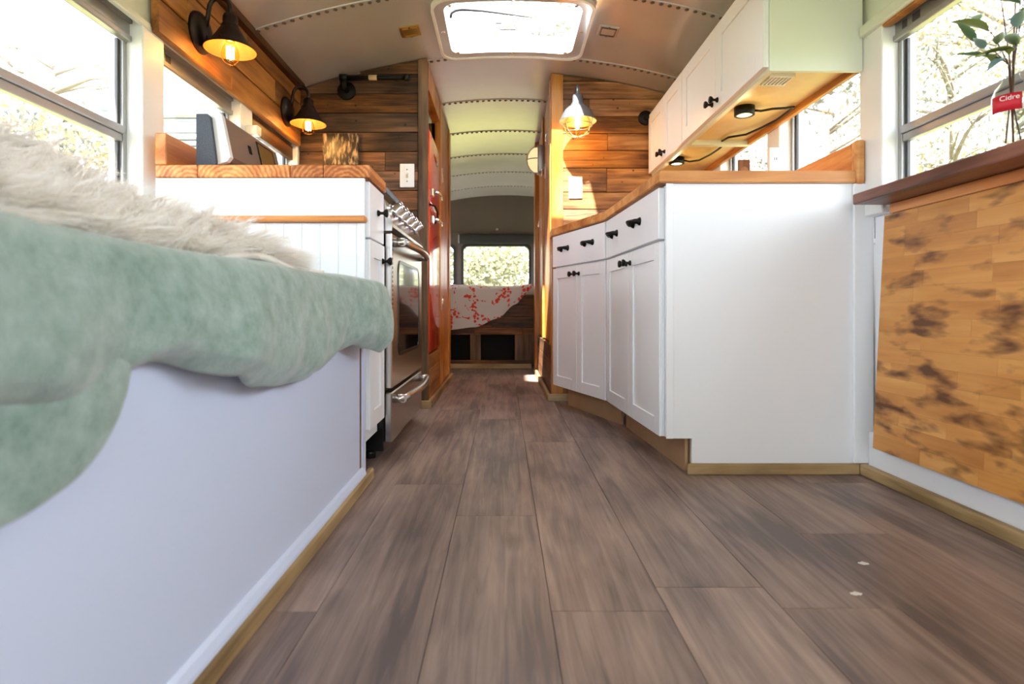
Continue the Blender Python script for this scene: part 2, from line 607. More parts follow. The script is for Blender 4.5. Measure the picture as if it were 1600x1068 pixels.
def thing(name, label, cat, loc=(0, 0, 0), rotz=0.0, group=None, local=False, kind=None):
    o = bpy.data.objects.new(name, None)
    col.objects.link(o)
    o.empty_display_size = 0.05
    o.location = loc
    o.rotation_euler = (0, 0, rotz)
    POS[o] = Vector((0, 0, 0)) if (local or rotz) else Vector(loc)
    return tag(o, label, cat, group, kind)

def tag(o, label=None, cat=None, group=None, kind=None):
    if label:
        o['label'] = label
    if cat:
        o['category'] = cat
    if group:
        o['group'] = group
    if kind:
        o['kind'] = kind
    return o

def copy_tree(o, parent=None):
    c = o.copy()
    col.objects.link(c)
    c.parent = parent
    for ch in o.children:
        copy_tree(ch, c)
    return c

# ------------------------------------------------------------------ the shell
XL, XR = -1.04, 1.09          # aisle faces of window posts
GL, GR = -1.10, 1.15          # glass planes
X0 = 0.03
YF, YB = -2.70, 6.57
def zc(x):
    return 1.80 - 0.16 * (x - X0) ** 2
PITCH = 0.62
POSTS = [1.7125 + PITCH * n for n in range(-7, 9)]
RIBS = [2.335 + PITCH * n for n in range(-8, 8)]

def structure(o, label, cat=None):
    return tag(o, label, cat, None, 'structure')

# floor with separate planks
floor = B().box(-1.16, 1.21, YF, YB + .05, -0.08, -0.012).build('floor', 'subfloor')
structure(floor, 'grey brown wood look plank floor running down the aisle', 'floor')
PW, PLN = 0.194, 1.22
gx0 = -0.1168
joints = {-1: 0.855, 0: 1.398, 1: 0.955, 2: 1.037, 3: 0.965, -2: 1.648, 4: 1.25, 5: .7, -3: 1.1, -4: .5, -5: 1.0, -6: .7}
for c_ in range(-6, 8):
    # columns measured from the seam line at X = -0.117
    xa = gx0 + (c_ - 1) * PW + .002
    xb = xa + PW - .0009
    xa, xb = max(xa, -1.15), min(xb, 1.2)
    if xb - xa < .02:
        continue
    j0 = {1: 1.397, 2: 0.955, 3: 1.037, 4: 0.964, 0: 1.648, -1: 0.954}.get(c_, 0.6 + ((c_ * 0.377) % 1.2))
    y = j0 - 2 * PLN
    while y < YB:
        ya, yb = max(y, YF) + .0006, min(y + PLN, YB) - .0006
        if yb - ya > .02:
            boxo('floor_plank', xa, xb, ya, yb, -0.012, 0, 'floor_plank', floor, 0.0006)
        y += PLN

# arched ceiling in bays with riveted ribs
ceil = thing('ceiling', 'arched painted metal bus ceiling with riveted ribs', 'ceiling', (X0, 2.0, 1.80), kind='structure')
HX0, HX1, HY0, HY1 = -0.265, 0.345, 2.405, 2.895     # clear opening of the roof hatch
def arc_sheet(b, xs, y0, y1, dz=0.0):
    lo = [b.bm.verts.new((x, y0, zc(x) + dz)) for x in xs]
    hi = [b.bm.verts.new((x, y1, zc(x) + dz)) for x in xs]
    for i in range(len(xs) - 1):
        b.bm.faces.new((lo[i], lo[i + 1], hi[i + 1], hi[i])).smooth = True
def xs_between(a, c, n):
    return [a + (c - a) * i / n for i in range(n + 1)]
edges = [YF] + [y for y in RIBS if YF < y < YB] + [YB + .03]
for y0, y1 in zip(edges[:-1], edges[1:]):
    b = B()
    if y0 < HY0 and y1 > HY1:
        arc_sheet(b, xs_between(-1.14, HX0, 14), y0, y1)
        arc_sheet(b, xs_between(HX1, 1.19, 14), y0, y1)
        arc_sheet(b, xs_between(HX0, HX1, 8), y0, HY0)
        arc_sheet(b, xs_between(HX0, HX1, 8), HY1, y1)
    else:
        arc_sheet(b, xs_between(-1.14, 1.19, 30), y0, y1)
    bmesh.ops.remove_doubles(b.bm, verts=b.bm.verts[:], dist=1e-5)
    o = b.build('ceiling_panel', 'ceiling', ceil, recalc=False)
    md = o.modifiers.new('thickness', 'SOLIDIFY')
    md.thickness = 0.03
    md.offset = 1
    md.use_rim = False
for y in edges[1:-1]:
    b = B()
    xs = xs_between(-1.06, 1.11, 34)
    for y0, y1, d0, d1 in ((y - .016, y - .014, 0, -.004), (y - .014, y + .014, -.004, -.004), (y + .014, y + .016, -.004, 0)):
        lo = [b.bm.verts.new((x, y0, zc(x) + d0)) for x in xs]
        hi = [b.bm.verts.new((x, y1, zc(x) + d1)) for x in xs]
        for i in range(len(xs) - 1):
            b.bm.faces.new((lo[i], lo[i + 1], hi[i + 1], hi[i]))
    rib = b.build('rib_strip', 'ceiling', ceil, recalc=False)
    if y > 1:
        b = B()
        n = 62
        for i in range(n):
            x = -1.03 + 2.12 * i / (n - 1)
            b.lathe([(.0095, 0), (.0085, -.004), (.004, -.006), (0, -.0065)], (x, y, zc(x) - .004), seg=8)
        tag(b.build('rivets', 'rivet', rib), kind='stuff')

# side walls, one object each, with posts and panels as parts
def side_wall(name, xa, xg, s, label):
    """xa aisle face, xg glass plane, s = +1 for the right wall"""
    w = thing(name, label, 'wall', (xg + s * .03, 0, 0), kind='structure')
    lo, hi = sorted((xg - s * .01, xg + s * .06))
    boxo('lower_panel', lo, hi, YF, YB + .05, -.08, .70, 'white_wall', w, 0)
    lo, hi = sorted((xa + s * .012, xg + s * .06))
    lo2, hi2 = sorted((xg - s * .024, xg + s * .06))
    boxo('sill_ledge', lo2, hi2, YF, YB, .70, .715, 'white_wall', w, .002)
    boxo('header_panel', lo, hi, YF, YB + .05, 1.335, 1.66, 'header', w, 0)
    lo, hi = sorted((xa, xg + s * .04))
    for y in POSTS:
        if YF < y < YB and not (3.2 < y < 4.7):
            boxo('window_post', lo, hi, y - .0525, y + .0525, .78 if (s > 0 and y < 2) else .715, 1.335, 'white_wall', w, .003)
    # blank metal skin beside the closets
    lo, hi = sorted((xg, xg + s * .05))
    boxo('blank_panel', lo, hi, 2.95, 4.80, .70, 1.34, 'white_wall', w, 0)
    return w
wall_l = side_wall('wall_left', XL, GL, -1, 'white painted bus side wall behind the bench and stove')
wall_r = side_wall('wall_right', XR, GR, 1, 'white painted bus side wall behind the shelf and wall cabinets')
boxo('header_trim', 1.075, 1.102, -1.0, 1.742, 1.318, 1.352, 'header', wall_r, .003)
boxo('post_foot', 1.139, 1.19, -.4, 1.80, .70, .781, 'white_wall', wall_r, 0)
boxo('window_block', -1.04, -.992, 2.32, 2.36, 1.205, 1.243, 'header', wall_l, .003)
boxo('wood_strip', 1.088, 1.112, -1.0, 1.655, 1.311, 1.318, 'pine_x', wall_r, .001)
# header panel left part in front of the window band
boxo('header_trim', -1.052, -1.034, -1.0, 1.69, 1.318, 1.336, 'header', wall_l, .002)

# sliding sash windows: one is built, the others are copies
def make_window():
    w = thing('window_1', 'x', 'window', (0, 0, 0), local=True, kind='structure')
    hw = 0.2575
    b = B()
    for s in (-1, 1):
        b.box(-.014, .022, s * hw - (.016 if s > 0 else 0), s * hw + (0 if s > 0 else .016), .715, 1.335, .001)
    b.box(-.014, .022, -hw, hw, .715, .735)
    b.build('window_frame', 'alu', w)
    b = B()
    b.box(-.030, .022, -hw, hw, 1.322, 1.335)
    b.box(-.022, -.012, -hw, hw, 1.285, 1.322)
    b.box(-.030, -.006, -hw, hw, 1.268, 1.286, .003)
    b.build('top_track', 'alu', w)
    b = B()
    b.box(-.0225, -.018, hw - .10, hw - .07, 1.292, 1.314)
    b.box(-.0225, -.018, hw - .05, hw - .03, 1.292, 1.314)
    b.box(-.012, .02, -hw, hw, 1.286, 1.322)
    b.build('track_slot', 'alu_dark', w)
    b = B()
    for s in (-1, 1):
        b.box(-.004, .004, s * (hw - .016) - (.010 if s > 0 else 0), s * (hw - .016) + (0 if s > 0 else .010), .735, 1.27)
    b.build('channel', 'alu_dark', w)
    b = B()
    b.box(-.020, .006, -hw + .016, hw - .016, 1.000, 1.022, .003)
    b.box(-.012, .010, -hw + .016, hw - .016, .978, 1.000, .002)
    b.build('meeting_rail', 'alu', w)
    hwi = hw - .02
    B().box(-.003, .000, -hwi, hwi, 1.010, 1.275).build('pane', 'glass', w)
    B().box(.004, .007, -hwi, hwi, .733, .990).build('pane', 'glass', w)
    return w
proto = make_window()
# proto faces -x (the aisle) for the right wall
wn_i = 0
first = True
for s in (1, -1):
    for n in range(len(POSTS) - 1):
        yc = (POSTS[n] + POSTS[n + 1]) / 2
        if yc < YF + .35 or yc > YB - .3 or 2.96 < yc < 4.75:
            continue
        if s < 0 and 2.4 < yc < 2.96:
            pass
        w = proto if first else copy_tree(proto)
        first = False
        wn_i += 1
        w.name = 'window_%d' % wn_i
        w.location = (GR if s > 0 else GL, yc, 0)
        w.rotation_euler = (0, 0, 0 if s > 0 else PI)
        side = 'right' if s > 0 else 'left'
        tag(w, 'aluminium sash window number %d from the rear on the %s wall' % (len(POSTS) - n, side), 'window')
        pd = bpy.data.lights.new('portal', 'AREA')
        pd.shape = 'RECTANGLE'
        pd.size, pd.size_y = .5, .6
        pd.cycles.is_portal = True
        po = bpy.data.objects.new('window_daylight', pd)
        col.objects.link(po)
        po.location = ((GR + .08) if s > 0 else (GL - .08), yc, 1.02)
        po.rotation_euler = Vector((-s, 0, 0)).to_track_quat('-Z', 'Z').to_euler()

def portal(loc, d, sx, sy):
    pd = bpy.data.lights.new('portal', 'AREA')
    pd.shape = 'RECTANGLE'
    pd.size, pd.size_y = sx, sy
    pd.cycles.is_portal = True
    po = bpy.data.objects.new('daylight_portal', pd)
    col.objects.link(po)
    po.location = loc
    po.rotation_euler = Vector(d).to_track_quat('-Z', 'Y').to_euler()

# rear wall with three windows, and the front end with its windscreen
def pierced_wall(name, y0, y1, holes, zlo, mat, label):
    """vertical strips of wall around rectangular holes (x0,x1,z0,z1)"""
    w = thing(name, label, 'wall', (X0, (y0 + y1) / 2, 0), kind='structure')
    b = B()
    xs = sorted({-1.16, 1.21} | {h[0] for h in holes} | {h[1] for h in holes})
    for a, c in zip(xs[:-1], xs[1:]):
        hs = [h for h in holes if h[0] <= a + 1e-6 and h[1] >= c - 1e-6]
        n = 8
        tops = [(a + (c - a) * i / n, zc(a + (c - a) * i / n) + .01) for i in range(n + 1)]
        if hs:
            h = hs[0]
            b.prism([(a, zlo), (c, zlo), (c, h[2]), (a, h[2])], y0, y1)
            b.prism([(a, h[3]), (c, h[3])] + tops[::-1], y0, y1)
        else:
            b.prism([(a, zlo), (c, zlo)] + tops[::-1], y0, y1)
    b.build('wall_skin', mat, w)
    return w
RW = [(-1.0, -.56, .74, 1.23), (-.47, .30, .74, 1.23), (.39, 1.0, .74, 1.23)]
wall_b = pierced_wall('wall_rear', YB, YB + .05, RW, -.08, 'rear_grey', 'taupe grey rear wall of the bus above the bed')
boxo('ledge', -1.05, 1.10, YB - .03, YB, 1.355, 1.375, 'rear_grey', wall_b, .004)
def rrect(x0, x1, z0, z1, r, n=6):
    pts = []
    for cx, cz, a0 in ((x1 - r, z1 - r, 0), (x0 + r, z1 - r, 90), (x0 + r, z0 + r, 180), (x1 - r, z0 + r, 270)):
        for i in range(n + 1):
            a = math.radians(a0 + 90 * i / n)
            pts.append((cx + r * math.cos(a), cz + r * math.sin(a)))
    return pts
def ring(b, outer, inner, y0, y1, plane='xz'):
    def tr(p, w):
        return (p[0], w, p[1]) if plane == 'xz' else (p[0], p[1], w)
    n = len(outer)
    v = [[b.bm.verts.new(tr(p, w)) for p in pts] for pts, w in ((outer, y0), (inner, y0), (inner, y1), (outer, y1))]
    for k in range(4):
        a, c = v[k], v[(k + 1) % 4]
        for i in range(n):
            b.bm.faces.new((a[i], a[(i + 1) % n], c[(i + 1) % n], c[i]))
    return b
for i, h in enumerate(RW):
    wn_i += 1
    w = thing('window_%d' % wn_i, ['fixed rear window beside the left closet', 'wide rear window above the floral bedding', 'fixed rear window hidden by the right closet'][i], 'window',
              ((h[0] + h[1]) / 2, YB, h[2]), kind='structure')
    b = B()
    ring(b, rrect(h[0] - .012, h[1] + .012, h[2] - .012, h[3] + .012, .05), rrect(h[0] + .012, h[1] - .012, h[2] + .012, h[3] - .012, .06), YB - .012, YB + .04)
    b.build('gasket', 'rubber', w)
    boxo('pane', h[0] + .004, h[1] - .004, YB + .02, YB + .024, h[2] + .004, h[3] - .004, 'glass', w, 0)
    portal(((h[0] + h[1]) / 2, YB + .08, (h[2] + h[3]) / 2), (0, -1, 0), h[1] - h[0], h[3] - h[2])
WS = [(-1.0, 1.05, .62, 1.52)]
wall_f = pierced_wall('wall_front', YF - .05, YF, WS, -.08, 'header', 'front end of the bus around the windscreen')
wn_i += 1
w = thing('window_%d' % wn_i, 'wide windscreen at the front of the bus', 'window', (0.02, YF, .62), kind='structure')
b = B()
h = WS[0]
ring(b, rrect(h[0] - .015, h[1] + .015, h[2] - .015, h[3] + .015, .05), rrect(h[0] + .02, h[1] - .02, h[2] + .02, h[3] - .02, .06), YF - .04, YF + .012)
b.build('gasket', 'rubber', w)
boxo('pane', -1.0, 1.05, YF - .03, YF - .026, .62, 1.52, 'glass', w, 0)
portal((.02, YF - .08, 1.07), (0, 1, 0), 2.0, .88)

# ------------------------------------------------------------------ roof hatch
hatch = thing('roof_hatch', 'rounded clear roof hatch with screwed frame in the ceiling', 'skylight', (.04, 2.65, 1.79))
def hatch_ring(xo, yo, ro, xi, yi, ri, dzo, dzi, name, mat):
    cx, cy = (HX0 + HX1) / 2, (HY0 + HY1) / 2
    def dens(pts):
        out = []
        for i, p in enumerate(pts):
            q = pts[(i + 1) % len(pts)]
            for k in range(4):
                out.append((p[0] + (q[0] - p[0]) * k / 4, p[1] + (q[1] - p[1]) * k / 4))
        return out
    o_ = dens(rrect(cx - xo, cx + xo, cy - yo, cy + yo, ro))
    i_ = dens(rrect(cx - xi, cx + xi, cy - yi, cy + yi, ri))
    b = B()
    L_ = [[b.bm.verts.new((p[0], p[1], zc(p[0]) + d)) for p in pts] for pts, d in ((o_, 0.002), (o_, dzo), (i_, dzi), (i_, .075))]
    n = len(o_)
    for a, c in zip(L_[:-1], L_[1:]):
        for k in range(n):
            f = b.bm.faces.new((a[k], a[(k + 1) % n], c[(k + 1) % n], c[k]))
    return b.build(name, mat, hatch)
hatch_ring(.350, .290, .085, .338, .278, .078, -.020, -.020, 'outer_bead', 'plate_white')
hatch_ring(.340, .280, .080, .298, .238, .060, -.012, -.010, 'frame', 'ceiling')
b = B()
cx, cy = (HX0 + HX1) / 2, (HY0 + HY1) / 2
rows = []
for j in range(13):
    v = -1 + 2 * j / 12
    rows.append([(cx + u * .33, cy + v * .27, 1.865 + .05 * (1 - u ** 4) * (1 - v ** 4)) for u in [-1 + 2 * i / 14 for i in range(15)]])
b.grid(rows)
b.build('glass_dome', 'glass', hatch, solid=.004)
b = B()
for dx, dy in ((-1, 0), (1, 0), (0, 1), (-.84, .86), (.84, .86), (-.84, -.86), (.84, -.86), (0, -1)):
    x, y = cx + dx * .318, cy + dy * .258
    b.lathe([(.009, 0), (.008, -.004), (0, -.006)], (x, y, zc(x) - .010), seg=10)
tag(b.build('screws', 'chrome', hatch), kind='stuff')
pts = [(-.245, 2.66, 1.845), (-.24, 2.645, 1.86), (-.22, 2.635, 1.868), (-.19, 2.63, 1.87), (-.1, 2.64, 1.868), (.02, 2.66, 1.862), (.14, 2.68, 1.855)]
B().tube(pts, [.006, .007, .008, .008, .006, .004, .002], 8).build('latch_bar', 'alu_dark', hatch)
boxo('latch', -.02, .06, 2.80, 2.81, 1.86, 1.866, 'alu_dark', hatch, .001)
boxo('latch', -.04, -.01, 2.74, 2.75, 1.86, 1.866, 'alu_dark', hatch, .001)
portal((cx, cy, 1.96), (0, 0, -1), .62, .5)

# square ceiling plates on each side of the hatch
for i, (x, mt, lb) in enumerate(((-.425, 'gold', 'square brass ceiling plate left of the roof hatch'), (.475, 'ceiling', 'square painted ceiling plate right of the roof hatch'))):
    z = zc(x)
    sl = -0.32 * (x - X0)
    t = thing('ceiling_plate', lb, 'ceiling plate', (x, 2.62, z), local=True, group='ceiling plates beside the hatch')
    t.rotation_euler = (0, math.atan(0.32 * (x - X0)), 0)
    B().box(-.045, .045, -.045, .045, -.008, .004, .003).build('plate', mt, t)
    b = B()
    ring(b, rrect(-.036, .036, -.036, .036, .006), rrect(-.030, .030, -.030, .030, .005), -.0115, -.007, plane='xy')
    b.build('raised_rim', 'rivet' if i else 'gold', t)
    b = B()
    for sx in (-1, 1):
        b.lathe([(.005, -.008), (.004, -.011), (0, -.012)], (0, sx * .040, 0), seg=8)
    tag(b.build('screws', 'rivet', t), kind='stuff')

# ------------------------------------------------------------------ wood band over the left windows
band = structure(thing('trim_1', 'x', 'wall trim', (-1.03, 2.3, 1.32)), 'honey brown board band above the left windows', 'wall trim')
rows = [(1.318, 1.425, [1.70, 2.16, 2.90]), (1.427, 1.53, [1.70, 1.86, 2.58, 2.90]), (1.532, 1.60, [1.70, 2.30, 2.90])]
for z0, z1, ys in rows:
    for a, c in zip(ys[:-1], ys[1:]):
        boxo('plank', -1.045, -1.02 + R.uniform(-.001, .001), a + .002, c - .002, z0 + .001, z1 - .003, 'band_wood', band, .004)
boxo('top_strip', -1.045, -1.000, 1.70, 2.90, 1.602, 1.640, 'dark_wood_y', band, .002)
boxo('header_shade_strip', -1.085, -1.062, 2.40, 2.90, 1.25, 1.317, 'dark_wood_y', band, .002)  # dark wood tone stands for the shaded window header below the band

# ------------------------------------------------------------------ partitions of planks
def clip_plank(parent, x0, x1, z0, z1, y0, y1, mat, name='plank'):
    n = 10
    xs = [x0 + (x1 - x0) * i / n for i in range(n + 1)]
    if min(zc(x0), zc(x1)) - .004 >= z1:
        return boxo(name, x0, x1, y0, y1, z0, z1, mat, parent, .0018)
    xs = [x for x in xs if zc(x) - .004 > z0 + .002]
    if len(xs) < 2:
        return
    top = [(x, min(z1, zc(x) - .004)) for x in xs]
    return B().prism([(xs[0], z0), (xs[-1], z0)] + top[::-1], y0, y1).build(name, mat, parent)

YPL = 2.92
pl = structure(thing('wall_partition_left', 'x', 'wall', (-.72, YPL, 0)), 'dark reclaimed plank partition left of the aisle behind the stove', 'wall')
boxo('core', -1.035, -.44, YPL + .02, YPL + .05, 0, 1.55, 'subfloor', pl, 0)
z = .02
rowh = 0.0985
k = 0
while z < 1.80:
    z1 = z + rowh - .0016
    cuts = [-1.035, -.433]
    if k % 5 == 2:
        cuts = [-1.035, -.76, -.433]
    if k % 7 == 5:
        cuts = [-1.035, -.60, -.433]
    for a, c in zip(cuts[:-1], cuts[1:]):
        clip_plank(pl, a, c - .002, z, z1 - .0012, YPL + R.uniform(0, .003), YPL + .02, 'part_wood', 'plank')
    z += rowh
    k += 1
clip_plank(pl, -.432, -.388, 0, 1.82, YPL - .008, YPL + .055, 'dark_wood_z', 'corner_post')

# closet side along the aisle on the left, around the fridge
cl = structure(thing('wall_closet_left', 'x', 'wall', (-.40, 3.6, 0)), 'varnished pine closet side along the left of the aisle', 'wall')
XC = -.388
def vtop(x0, x1, y0, y1, z0, mat, name, parent):
    zt = min(zc(x0), zc(x1)) - .003
    return boxo(name, x0, x1, y0, y1, z0, zt, mat, parent, .002)
zz = .035
for i, hh in enumerate((.076, .076, .076)):
    boxo('plank', XC - .02, XC + .002, 2.976, 3.52, zz, zz + hh - .001, 'band_wood', cl, .002)
    zz += hh
vtop(XC - .05, XC, 2.976, 3.52, 1.64, 'pine_z', 'header_board', cl)
vtop(XC - .05, XC + .004, 3.50, 3.57, .03, 'pine_z', 'post', cl)
vtop(XC - .03, XC - .006, 3.571, 3.83, .03, 'pine_z', 'board', cl)
vtop(XC - .03, XC - .006, 3.832, 4.06, .03, 'pine_z', 'board', cl)
vtop(XC - .05, XC + .004, 4.061, 4.17, .03, 'pine_z', 'post', cl)
boxo('back_panel', -1.0, -.44, 4.12, 4.17, 0, 1.6, 'band_wood', cl, 0)
boxo('fridge_niche', -.99, -.97, 2.98, 3.52, 0, 1.6, 'subfloor', cl, 0)
boxo('fridge_shelf', -.97, XC - .02, 2.978, 3.50, .25, .263, 'subfloor', cl, 0)
boxo('niche_side', -.97, XC - .03, 3.50, 3.52, .03, 1.63, 'dark_wood_z', cl, 0)
for (y, z_) in ((3.66, 1.35), (3.66, .54)):
    hg = thing('cupboard_hinge', 'white hinge plate on the left pine closet, %s one' % ('upper' if z_ > 1 else 'lower'), 'hinge', (XC - .006, y, z_), group='closet hinges')
    boxo('hinge_leaf', XC - .006, XC - .002, y - .018, y + .018, z_ - .045, z_ + .045, 'plate_white', hg, .001)
    B().tube([(XC - .001, y, z_ - .045), (XC - .001, y, z_ + .045)], .005, 8).build('hinge_barrel', 'chrome', hg)

# right partition facing the camera
YPR = 3.15
pr = structure(thing('wall_partition_right', 'x', 'wall', (.65, YPR, 0)), 'warm reclaimed plank partition right of the aisle behind the counter', 'wall')
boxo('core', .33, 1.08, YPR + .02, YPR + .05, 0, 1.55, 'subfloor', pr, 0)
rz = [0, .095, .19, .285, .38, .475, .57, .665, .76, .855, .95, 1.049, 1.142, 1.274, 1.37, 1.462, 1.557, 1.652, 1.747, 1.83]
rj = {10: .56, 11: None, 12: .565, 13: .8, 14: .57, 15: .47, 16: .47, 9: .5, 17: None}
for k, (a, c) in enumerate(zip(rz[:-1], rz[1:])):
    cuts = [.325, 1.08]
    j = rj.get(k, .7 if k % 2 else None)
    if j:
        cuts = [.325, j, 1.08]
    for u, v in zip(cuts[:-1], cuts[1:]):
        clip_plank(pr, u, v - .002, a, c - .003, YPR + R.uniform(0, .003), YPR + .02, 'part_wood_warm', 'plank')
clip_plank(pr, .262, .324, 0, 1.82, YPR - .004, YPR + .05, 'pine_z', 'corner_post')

cr_ = structure(thing('wall_closet_right', 'x', 'wall', (.28, 3.9, 0)), 'sunlit varnished pine closet side along the right of the aisle', 'wall')
XD = .262
vtop(XD - .004, XD + .04, 3.201, 3.27, .30, 'pine_z', 'post', cr_)
vtop(XD + .010, XD + .03, 3.271, 3.56, .31, 'pine_z', 'board', cr_)
vtop(XD + .010, XD + .03, 3.562, 3.86, .31, 'pine_z', 'board', cr_)
vtop(XD - .002, XD + .04, 3.861, 3.95, .31, 'pine_z', 'post', cr_)
vtop(XD + .012, XD + .03, 3.951, 4.45, .31, 'pine_z', 'board', cr_)
vtop(XD - .02, XD + .04, 4.451, 4.62, .03, 'pine_z', 'post', cr_)
zz = .03
for hh in (.09, .09, .09):
    boxo('plank', XD, XD + .03, 3.20, 4.45, zz, zz + hh - .002, 'part_wood_y', cr_, .002) if False else None
    zz += hh
M['part_wood_y'] = wood('dark reclaimed wood lengthwise', srgb(60, 38, 24), srgb(104, 70, 44), srgb(150, 104, 64), axis=1, rough=0.6, var=0.25, gscale=30, knots=0.7)
zz = .03
for hh in (.09, .09, .09):
    boxo('plank', XD, XD + .03, 3.201, 4.45, zz, zz + hh - .002, 'part_wood_y', cr_, .002)
    zz += hh
boxo('back_panel', .30, 1.08, 4.57, 4.62, 0, 1.6, 'band_wood', cr_, 0)
for (y, z_, lb) in ((3.40, 1.52, 'small steel latch high on the right closet post'), (4.06, 1.11, 'white hook latch on the right pine closet'), (3.75, 1.40, 'white hinge below the caged lamp on the right closet')):
    hg = thing('closet_latch', lb, 'latch', (XD + .01, y, z_))
    boxo('plate', XD + .004, XD + .0105, y - .02, y + .02, z_ - .045, z_ + .045, 'plate_white', hg, .001)
    B().tube([(XD + .006, y, z_ + .03), (XD - .014, y, z_ + .01), (XD - .016, y, z_ - .025), (XD - .004, y, z_ - .04)], .0045, 8).build('hook', 'chrome', hg)

# floor trims
def trim(n, x0, x1, y0, y1, z1, mat, label):
    o = boxo('baseboard_%s' % n, x0, x1, y0, y1, 0, z1, mat, None, .004)
    structure(o, label, 'floor trim')
trim('bench', -.400, -.382, -.5, 1.70, .034, 'trim_y', 'yellow wood floor trim along the white bench front')
trim('cabinet_end', .556, 1.075, 1.735, 1.749, .034, 'trim_x', 'yellow wood floor trim below the white cabinet end')
trim('right', 1.076, 1.0995, -.5, 1.749, .034, 'trim_y', 'yellow wood floor trim along the right wall below the scorched leaf')
trim('partition_left', -.43, -.366, 2.898, 2.911, .04, 'trim_x', 'short wood floor trim at the foot of the left partition')
trim('aisle_left', -.385, -.366, 2.912, 4.17, .04, 'trim_y', 'wood floor trim along the left closet in the aisle')
trim('partition_right', .238, .36, 3.128, 3.144, .04, 'trim_x', 'short wood floor trim at the foot of the right partition')
trim('aisle_right', .238, .257, 3.145, 4.62, .04, 'trim_y', 'wood floor trim along the right closet in the aisle')
trim('bed', -.60, .235, 4.86, 4.88, .04, 'trim_x', 'wood floor trim below the bed platform')

# ------------------------------------------------------------------ bench, blanket, fur throw
bench = thing('bench', 'long white built-in bench along the left wall under the green blanket', 'bench', (-.72, .6, 0))
boxo('front_panel', -.418, -.402, -.5, 1.609, .0, .47, 'white_panel', bench, .001)
boxo('slot_shade_strip', -.418, -.4035, 1.6095, 1.6315, .05, .47, 'dark_wood_y', bench, 0)  # dark strip set flush, stands for the shade in the open slot
boxo('end_post', -.420, -.400, 1.632, 1.672, .03, .50, 'white_panel', bench, .002)
boxo('end_panel', -1.035, -.421, 1.655, 1.668, .03, .47, 'white_panel', bench, .001)
b = B()
b.prism([(-.402, .034), (-.388, .034), (-.389, .040), (-.395, .050), (-.402, .054)], -.5, 1.63)
b.build('base_moulding', 'white_panel', bench)
boxo('seat_board', -1.035, -.404, -.5, 1.654, .47, .49, 'white_panel', bench, .002)
B().box(-1.03, -.37, -.48, 1.60, .491, .560, .025, 3).build('seat_cushion', 'mattress', bench)

def interp(tab, x):
    if x <= tab[0][0]:
        return tab[0][1]
    for (a, va), (c, vc) in zip(tab[:-1], tab[1:]):
        if x <= c:
            t = (x - a) / (c - a)
            t = t * t * (3 - 2 * t)
            return va + (vc - va) * t
    return tab[-1][1]
hem = [(-.4, .36), (.30, .42), (.42, .425), (.50, .405), (.543, .416), (.625, .440), (.763, .409), (.87, .379), (.98, .365), (1.163, .368), (1.30, .392), (1.385, .412), (1.45, .398), (1.53, .382), (1.60, .395), (1.65, .44)]
rows = []
NY = 150
for i in range(NY + 1):
    y = -.4 + 2.045 * i / NY
    zb = interp(hem, y)
    endk = max(0, (y - 1.50) / .145)
    xe = -.352 + .012 * math.sin(y * 9.0) + .03 * min(1, max(0, (y - 1.2) / .4)) - .02 * max(0, endk) ** 3
    ztop = .576 - .022 * endk ** 3 + .004 * math.sin(y * 5 + 1)
    r = []
    for j in range(9):
        r.append((-.80 + (xe - .035 + .80) * j / 8, y, ztop + .004 * math.sin(y * 14 + j)))
    for j in range(1, 7):
        a = PI / 2 * j / 6
        r.append((xe - .035 + .035 * math.sin(a), y, ztop - .035 + .035 * math.cos(a)))
    zl = ztop - .035
    for j in range(1, 19):
        t = j / 18
        zz = zl + (zb - zl) * t
        fold = (.011 * math.sin(y * 17 + 1.3) + .007 * math.sin(y * 41 + 2 * t)) * t
        curl = -.030 * max(0, t - .80) / .20 * (1 if 1 else 0)
        r.append((xe + fold + .012 * math.sin(t * 3.0) + curl, y, zz))
    rows.append(r)
blanket = thing('blanket', 'sage green wool blanket draped over the bench edge', 'blanket', (-.6, .7, .57))
B().grid(rows).build('drape', 'blanket', blanket, solid=.012, sub=1)
# second, lower layer of the fold at the near end
rows = []
hem2 = [(-.4, .20), (.25, .28), (.444, .336), (.508, .352), (.548, .388), (.575, .44)]
for i in range(41):
    y = -.4 + .975 * i / 40
    zb = interp(hem2, y)
    r = []
    for j in range(15):
        t = j / 14
        r.append((-.388 + .010 * math.sin(y * 15) * t + .008 * math.sin(t * 3), y, .54 + (zb - .54) * t))
    rows.append(r)
B().grid(rows).build('under_fold', 'blanket', blanket, solid=.010, sub=1)

